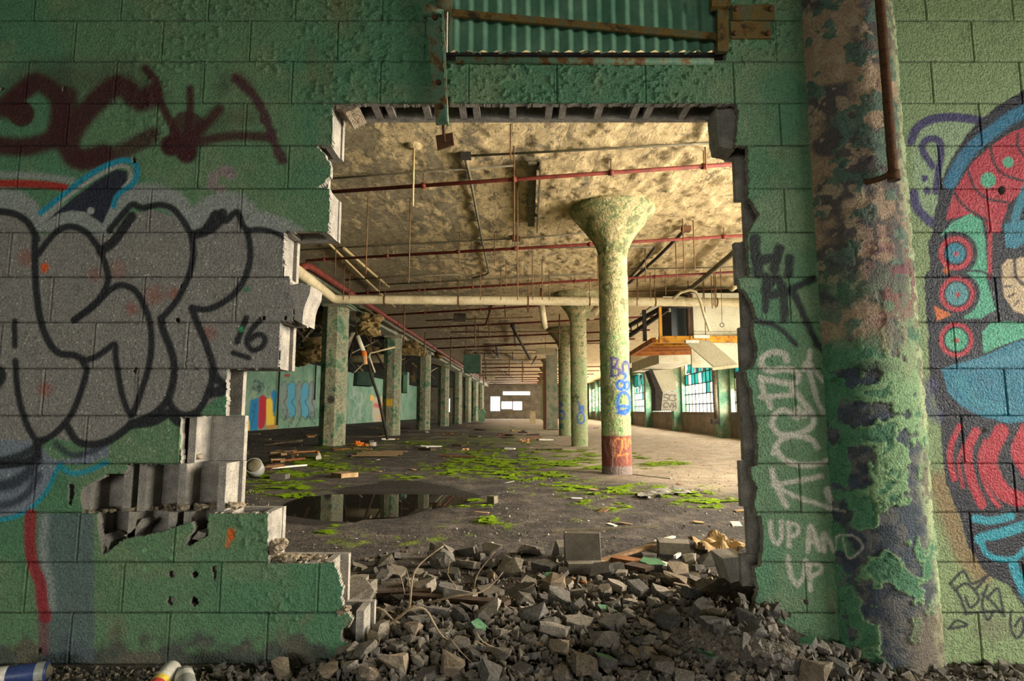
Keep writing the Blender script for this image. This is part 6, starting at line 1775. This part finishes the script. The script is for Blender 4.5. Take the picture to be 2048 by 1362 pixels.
# gravel too small to count
def gravel(name, n, sampler, mat, lo, hi, seed, label):
    r = random.Random(seed)
    tv = []
    for i in range(6):
        bm = hull_rock(900 + i, 1, .8, .6, 9, 0, False); bm.verts.index_update()
        bm.verts.ensure_lookup_table()
        tv.append((np.array([v.co[:] for v in bm.verts]), [tuple(v.index for v in f.verts) for f in bm.faces])); bm.free()
    Vs, Qs, nn = [], [], 0
    while n > 0:
        p = sampler(r)
        if p is None: continue
        n -= 1
        v, f = tv[r.randrange(6)]
        s = lo + (hi - lo) * r.random() ** 2.2
        R_ = np.array(Euler((r.uniform(0, 6), r.uniform(0, 6), r.uniform(0, 6))).to_matrix())
        Vs.append(v @ R_.T * s + np.array([p.x, p.y, p.z + s * .3]))
        for q in f: Qs.append((q[0] + nn, q[1] + nn, q[2] + nn, (q[3] if len(q) > 3 else q[2]) + nn))
        nn += len(v)
    me = np_mesh(name, np.vstack(Vs), np.array(Qs), None, None, None, (mat,))
    link(name, me, None, kind='stuff', label=label, category='gravel')
def s1(r):
    py = r.uniform(1120, 1368); px = r.uniform(680, 1580)
    if py > 1300: px = r.uniform(420, 2040)
    p = on_mound(px, py)
    if W - .02 < p.y < W + TH + .02 and (p.x < -.62 or p.x > 1.15): return None
    if p.y > 3.25 and r.random() < .7: return None
    return p
gravel('rubble_gravel', 4600, s1, M['rock_grey'], .006, .034, 5, 'loose gravel and crumbs between the rubble lumps')
gravel('rubble_crumbs', 1800, s1, M['rock_tan'], .004, .02, 6, 'pale concrete crumbs between the rubble lumps')
def s3(r):
    p = PZ(r.uniform(-120, 760), r.uniform(1331, 1375), .0)
    return p if p.y < W - .03 else None
gravel('wall_foot_litter', 900, s3, M['rock_tan'], .003, .014, 9, 'pale chips and litter along the foot of the block wall')
gravel('wall_foot_chips', 500, s3, M['rock_dark'], .003, .016, 10, 'dark chips along the foot of the block wall')
def s2(r):
    py = 870 + 240 * r.random() ** 1.5; px = r.uniform(490, 1500)
    if 540 < px < 980 and 950 < py < 1060: return None
    return PZ(px, py, .005)
gravel('floor_grit', 2600, s2, M['rock_grey'], .006, .02, 7, 'scattered grit on the hall floor')
gravel('floor_flecks', 450, s2, M['white_bit'], .006, .016, 8, 'pale flecks of plaster on the hall floor')

# half block standing at the back of the rubble
c = PZ(1166, 1140, .02); t = empty('standing_block', c, 'dark half block standing on end at the back of the rubble', 'block')
s = .062 / 60 * 60
mb = MB(); mb.box(c + Vector((0, 0, .115)), (.235, .05, .225), Euler((-.15, 0, .05)).to_matrix(), .008, rr); mb.build('face_shell', M['rock_grey'], t)
mb = MB(); mb.box(c + Vector((0, -.05, .03)), (.225, .12, .06), Euler((0, 0, .05)).to_matrix(), .008, rr); mb.build('web', M['rock_grey'], t)
p = PZ(1347, 1106, .03); mb = MB(); mb.box(p + Vector((0, 0, .04)), (.22, .11, .085), Euler((0, .05, -.15)).to_matrix(), .01, rr); mb.build('broken_block', M['rock_grey'], None, label='pale block half beside the end of the plank', category='rubble')
p = PZ(1128, 1112, .02); mb = MB(); mb.box(p + Vector((0, 0, .04)), (.12, .1, .1), Euler((.2, .1, .4)).to_matrix(), .012, rr); mb.build('broken_block', M['rock_grey'], None, label='small pale block piece behind the standing half block', category='rubble')

# plank, stick, cardboard, sheet
plank('plank', PZ(1196, 1124, .04), PZ(1326, 1084, .07), .045, .02, 'wood', 'weathered wooden plank slanting up from the standing block', 'plank')
plank('plank', PZ(1310, 1083, .09), PZ(1348, 1073, .09), .03, .012, 'white_bit', 'short white splinter at the top end of the plank', 'splinter')
plank('rod_on_floor', PZ(1102, 1062, .02), PZ(1318, 1053, .02), .018, .018, 'conduit', 'long thin pipe lying on the mossy floor', 'pipe')
plank('rod_on_floor', PZ(1266, 948, .02), PZ(1342, 957, .02), .02, .015, 'white_bit', 'thin pale strip at the foot of the first round column', 'strip')
for i, (a, b, w_, m_, lab) in enumerate((((1230, 1126), (1285, 1136), .1, 'brown_wood', 'thin brown board behind the rubble'), ((1256, 1140), (1300, 1150), .1, 'dark_wood', 'dark board lying behind the long slab'), ((1310, 1136), (1345, 1146), .08, 'white_bit', 'pale flat scrap behind the rubble'),
        ((695, 1205), (860, 1196), .05, 'dark_wood', 'dark old timber lying under the twigs'), ((815, 1205), (1015, 1222), .06, 'dark_wood', 'long dark timber lying across the rubble under the twigs'), ((1350, 1125), (1368, 1112), .02, 'white_bit', 'small pale stick near the cardboard'))):
    A_, B_ = on_mound(*a), on_mound(*b)
    plank('board', A_ + Vector((0, 0, .035)), B_ + Vector((0, 0, .035)), w_, .022, m_, lab, 'board')
def crumple(name, poly, amp, mat, label, cat, seed, base=.01, n=26):
    r = random.Random(seed)
    xs = [x for x, _ in poly]; ys = [y for _, y in poly]
    GX, GY = np.meshgrid(np.linspace(min(xs), max(xs), n), np.linspace(min(ys), max(ys), n))
    P = np.array([[PZ(x, y, base)[:] for x, y in zip(rx, ry)] for rx, ry in zip(GX, GY)])
    hgt = np.abs(vnoise(P[..., 0] + seed, P[..., 1], .14, 801 + seed, 2) - .5) * 2
    P[..., 2] += hgt * amp
    kp = in_poly((GX[:-1, :-1] + GX[1:, 1:]) / 2, (GY[:-1, :-1] + GY[1:, 1:]) / 2, poly)
    Q = grid_quads(n, n)[kp.ravel()]
    u, inv = np.unique(Q.reshape(-1), return_inverse=True)
    link(name, np_mesh(name, P.reshape(-1, 3)[u], inv.reshape(-1, 4), None, None, None, (M[mat],)), None, label=label, category=cat)
M['grey_sheet'] = spotted('grey_plastic', [(.3, srgb(110, 108, 102)), (.7, srgb(160, 156, 148))], 9, 5, .5, 60, .3, .005)
M['cardboard'] = spotted('torn_cardboard', [(.3, srgb(116, 92, 62)), (.55, srgb(176, 146, 106)), (.8, srgb(206, 182, 142))], 9, 6, .9, 50, .5, .01)
crumple('cardboard', [(1376, 1092), (1400, 1084), (1430, 1078), (1470, 1090), (1500, 1096), (1496, 1112), (1440, 1118), (1400, 1106)], .12, 'cardboard', 'torn tan cardboard lying by the dark wall end', 'cardboard', 3, .02)
crumple('plastic_sheet', [(1270, 992), (1300, 980), (1350, 976), (1400, 982), (1396, 988), (1340, 990), (1300, 998)], .05, 'grey_sheet', 'crumpled grey plastic sheet on the floor past the first column', 'sheet', 4, .02)
crumple('plywood_sheet', [(703, 913), (722, 902), (816, 901), (796, 913)], .004, 'cardboard', 'thin plywood sheet lying flat near the first aisle column', 'plywood', 5, .03, 12)
for i, (px, py, r_, m_, lab) in enumerate(((725, 887, 12, 'orange_bit', 'orange crumpled plastic at the foot of the first aisle column'), (931, 899, 6, 'peach_bit', 'small peach foam piece on the mossy floor'), (1048, 881, 8, 'peach_bit', 'larger peach foam piece on the mossy floor'), (1128, 1170, 9, 'orange_bit', 'yellow foam scrap beside the rough concrete lump'), (1155, 1160, 12, 'peach_bit', 'pale foam scrap behind the rough concrete lump'), (650, 1335, 0, '', ''))):
    if not r_: continue
    p = PZ(px, py + r_ * .4, .02); s = r_ / F * p.y
    cs = [(p + Vector((rr.uniform(-1, 1) * s, rr.uniform(-.5, .5) * s, rr.uniform(0, .6) * s)), s * rr.uniform(.3, .5)) for _ in range(6)]
    link('foam_scrap', lump_mesh('foam_scrap', cs, M[m_], i), None, label=lab, category='scrap')
# cans and cups on the hall floor
def can(name, base, tip, r_, mat, label, cat='can', extra=None):
    t = empty(name, base, label, cat)
    a, b = Vector(base), Vector(tip); d = (b - a).normalized(); L = (b - a).length
    MB().tube([a, a + d * L * .02, a + d * L * .9, a + d * L * .94], [r_ * .94, r_, r_, r_ * .9], 20).build('body', mat, t)
    MB().tube([a + d * L * .935, a + d * L * .96, a + d * L], [r_ * .9, r_ * .55, r_ * .35], 20).build('shoulder', M['conduit'], t)
    if extra:
        for f0, f1, m_ in extra:
            MB().tube([a + d * L * f0, a + d * L * f1], r_ * 1.012, 20, False).build('label_band', m_, t)
    return t
def flat(name, c, rough=.4, metal=0.0):
    return spotted(name, [(.3, tuple(v * .7 for v in srgb(*c))), (.6, srgb(*c)), (.8, tuple(min(1, v * 1.25) for v in srgb(*c)))], 40, 5, rough, 120, .2, .002, grain=.3, metal=metal)
M['can_blue'] = flat('can_navy', (52, 66, 112)); M['can_white'] = flat('can_white', (214, 208, 194)); M['can_red'] = flat('can_red', (186, 60, 52)); M['can_yellow'] = flat('can_yellow', (222, 192, 80)); M['can_grey'] = flat('can_grey', (150, 150, 142))
b0 = PZ(-22, 1357, .035); b1 = PZ(104, 1341, .036)
can('spray_can', b0, b1, .036, M['can_blue'], 'blue spray can lying at the foot of the silver lettering wall', 'spray can', ((.1, .3, M['can_white']), (.75, .9, M['can_grey'])))
can('spray_can', PZ(300, 1392, .03), PZ(349, 1333, .06), .034, M['can_white'], 'white spray can with red and yellow bands tilted at the wall foot', 'spray can', ((.08, .3, M['can_red']), (.3, .45, M['can_yellow'])))
can('spray_can', PZ(378, 1396, .03), PZ(366, 1345, .045), .034, M['can_grey'], 'pale grey spray can beside the white one', 'spray can', ((.6, .8, M['can_white']),))
can('drink_can', PZ(637, 916, .05), PZ(634, 906, .1), .06, M['can_white'], 'white can with orange top on the moss near the first aisle column', 'can', ((.5, .9, M['orange_bit']),))
can('drink_can', PZ(740, 889, .06), PZ(753, 889, .06), .07, M['can_white'], 'white can lying past the first aisle column', 'can')
can('bucket', PZ(512, 941, .12), PZ(506, 930, .22), .13, M['can_grey'], 'dented grey bucket in the wood scraps by the broken wall', 'bucket')
# wood scraps by the broken wall, and scraps further off
rr2 = random.Random(31)
for i in range(18):
    px = rr2.uniform(488, 612); py = rr2.uniform(902, 940)
    p = PZ(px, py, rr2.uniform(.03, .16)); a = rr2.uniform(0, 3.14); L = rr2.uniform(.25, .75)
    d = Vector((math.cos(a), math.sin(a), rr2.uniform(-.15, .15))) * L / 2
    plank('wood_scrap', p - d, p + d, rr2.uniform(.05, .16), rr2.uniform(.02, .05), rr2.choice(('brown_wood', 'brown_wood', 'wood', 'dark_wood')), 'splintered wood scrap in the pile beside the broken wall', 'wood scrap', 'wood scraps beside the broken wall')
plank('batten', PZ(520, 938, .05), PZ(613, 930, .05), .04, .03, 'white_bit', 'long pale batten in front of the wood scraps', 'batten')
plank('batten', PZ(880, 911, .03), PZ(955, 914, .03), .06, .03, 'brown_wood', 'brown batten lying on the moss in mid floor', 'batten')
plank('slab_on_floor', PZ(672, 951, .04), PZ(706, 948, .04), .3, .07, 'cardboard', 'pale flat slab lying in the moss near the puddle', 'slab')
plank('slab_on_floor', PZ(978, 999, .04), PZ(992, 1000, .04), .1, .09, 'conduit', 'small mossy block on the floor right of the puddle', 'slab')
plank('slab_on_floor', PZ(545, 953, .04), PZ(575, 953, .04), .2, .08, 'rock_dark', 'dark block lying in the moss by the broken wall', 'slab')
for i in range(70):
    py = 846 + 55 * rr2.random() ** 1.2; px = rr2.uniform(500, 1260)
    if 1195 < px < 1275: continue
    p = PZ(px, py, .03); a = rr2.uniform(0, 3.14); L = rr2.uniform(.2, .9) * (1 + p.y / 60)
    d = Vector((math.cos(a), math.sin(a) * .6, rr2.uniform(-.05, .08))) * L / 2
    plank('floor_scrap', p - d, p + d, rr2.uniform(.05, .3), rr2.uniform(.02, .08), rr2.choice(('dark_wood', 'dark_wood', 'wood', 'tan_debris', 'conduit', 'brown_wood', 'white_bit')), 'scrap of board or plaster littering the hall floor ' + ('among the aisle columns' if px < 850 else 'in the middle lane' if px < 1080 else 'past the round columns'), 'scrap', 'scraps on the distant hall floor')
for i in range(45):
    py = 880 + 170 * rr2.random(); px = rr2.uniform(560, 1490)
    if 560 < px < 960 and 950 < py < 1055: continue
    p = PZ(px, py, .02); a = rr2.uniform(0, 3.14); L = rr2.uniform(.05, .16)
    d = Vector((math.cos(a), math.sin(a), rr2.uniform(-.1, .2))) * L / 2
    plank('paper_scrap', p - d, p + d, rr2.uniform(.03, .09), .008, rr2.choice(('white_bit', 'wood', 'cardboard', 'white_bit')), 'small pale scrap lying on the open hall floor ' + ('by the puddle' if px < 960 else 'by the mossy patches' if px < 1200 else 'past the first round column'), 'scrap', 'pale scraps on the open hall floor')

# dead twigs over the rubble
z8 = zz(660, 896)
M['twig'] = spotted('dry_twig', [(.3, srgb(110, 92, 70)), (.7, srgb(176, 156, 126))], 20, 5, .85, 120, .4, .003)
def branch(label, paths):
    first = None
    for k, (pts, lift, r0) in enumerate(paths):
        pp = [ (660 + x / 2.923, 896 + y / 2.923) for x, y in pts]
        g0 = on_mound(*max(pp, key=lambda q: q[1])); D0 = g0.y
        P = []
        for i, (x, y) in enumerate(catmull(np.array(pp), 14)):
            n_ = i
            P.append(PY(x, y, D0 + .0))
        n_ = len(P); rs = [r0 * .8 * (1 - .6 * i / (n_ - 1)) for i in range(n_)]
        P = [q + Vector((0, .03 * math.sin(i * .5 + k), 0)) for i, q in enumerate(P)]
        if first is None:
            first = empty('dead_branch', P[0], label, 'branch')
        MB().tube(P, rs, 7).build('stem' if k == 0 else 'twig', M['twig'], first)
branch('pale forked dead branch rising out of the rubble', [(((248, 1120), (330, 1050), (440, 965), (470, 900), (480, 820), (500, 710), (570, 640), (660, 580)), 0, .009),
        (((440, 960), (520, 930), (600, 900), (740, 855), (880, 840), (960, 790), (1010, 735)), 0, .009), (((470, 890), (465, 800), (460, 740), (450, 695)), 0, .006), (((440, 900), (430, 790), (400, 710), (345, 675)), 0, .005),
        (((840, 835), (850, 770), (875, 715), (965, 612)), 0, .006), (((765, 865), (730, 800), (685, 745), (700, 668)), 0, .005), (((380, 865), (430, 830), (470, 790)), 0, .007)])
branch('thin brown dead branch trailing over the front rubble', [(((440, 955), (520, 945), (570, 980), (630, 1070), (700, 1120), (800, 1140), (940, 1130), (1060, 1080)), 0, .007), (((570, 985), (650, 935)), 0, .004), (((660, 1090), (655, 1000)), 0, .004), (((700, 1115), (770, 1180), (850, 1250)), 0, .004), (((860, 1070), (900, 1120), (1010, 1190)), 0, .005), (((850, 1110), (900, 1150), (925, 1195)), 0, .004)])
branch('thick brown dead stick lying from the wall stub into the twigs', [(((80, 945), (160, 942), (280, 950), (350, 990), (410, 1035)), 0, .01), (((75, 905), (160, 890), (300, 885), (440, 878)), 0, .009), (((1040, 915), (1110, 850), (1190, 790)), 0, .007)])
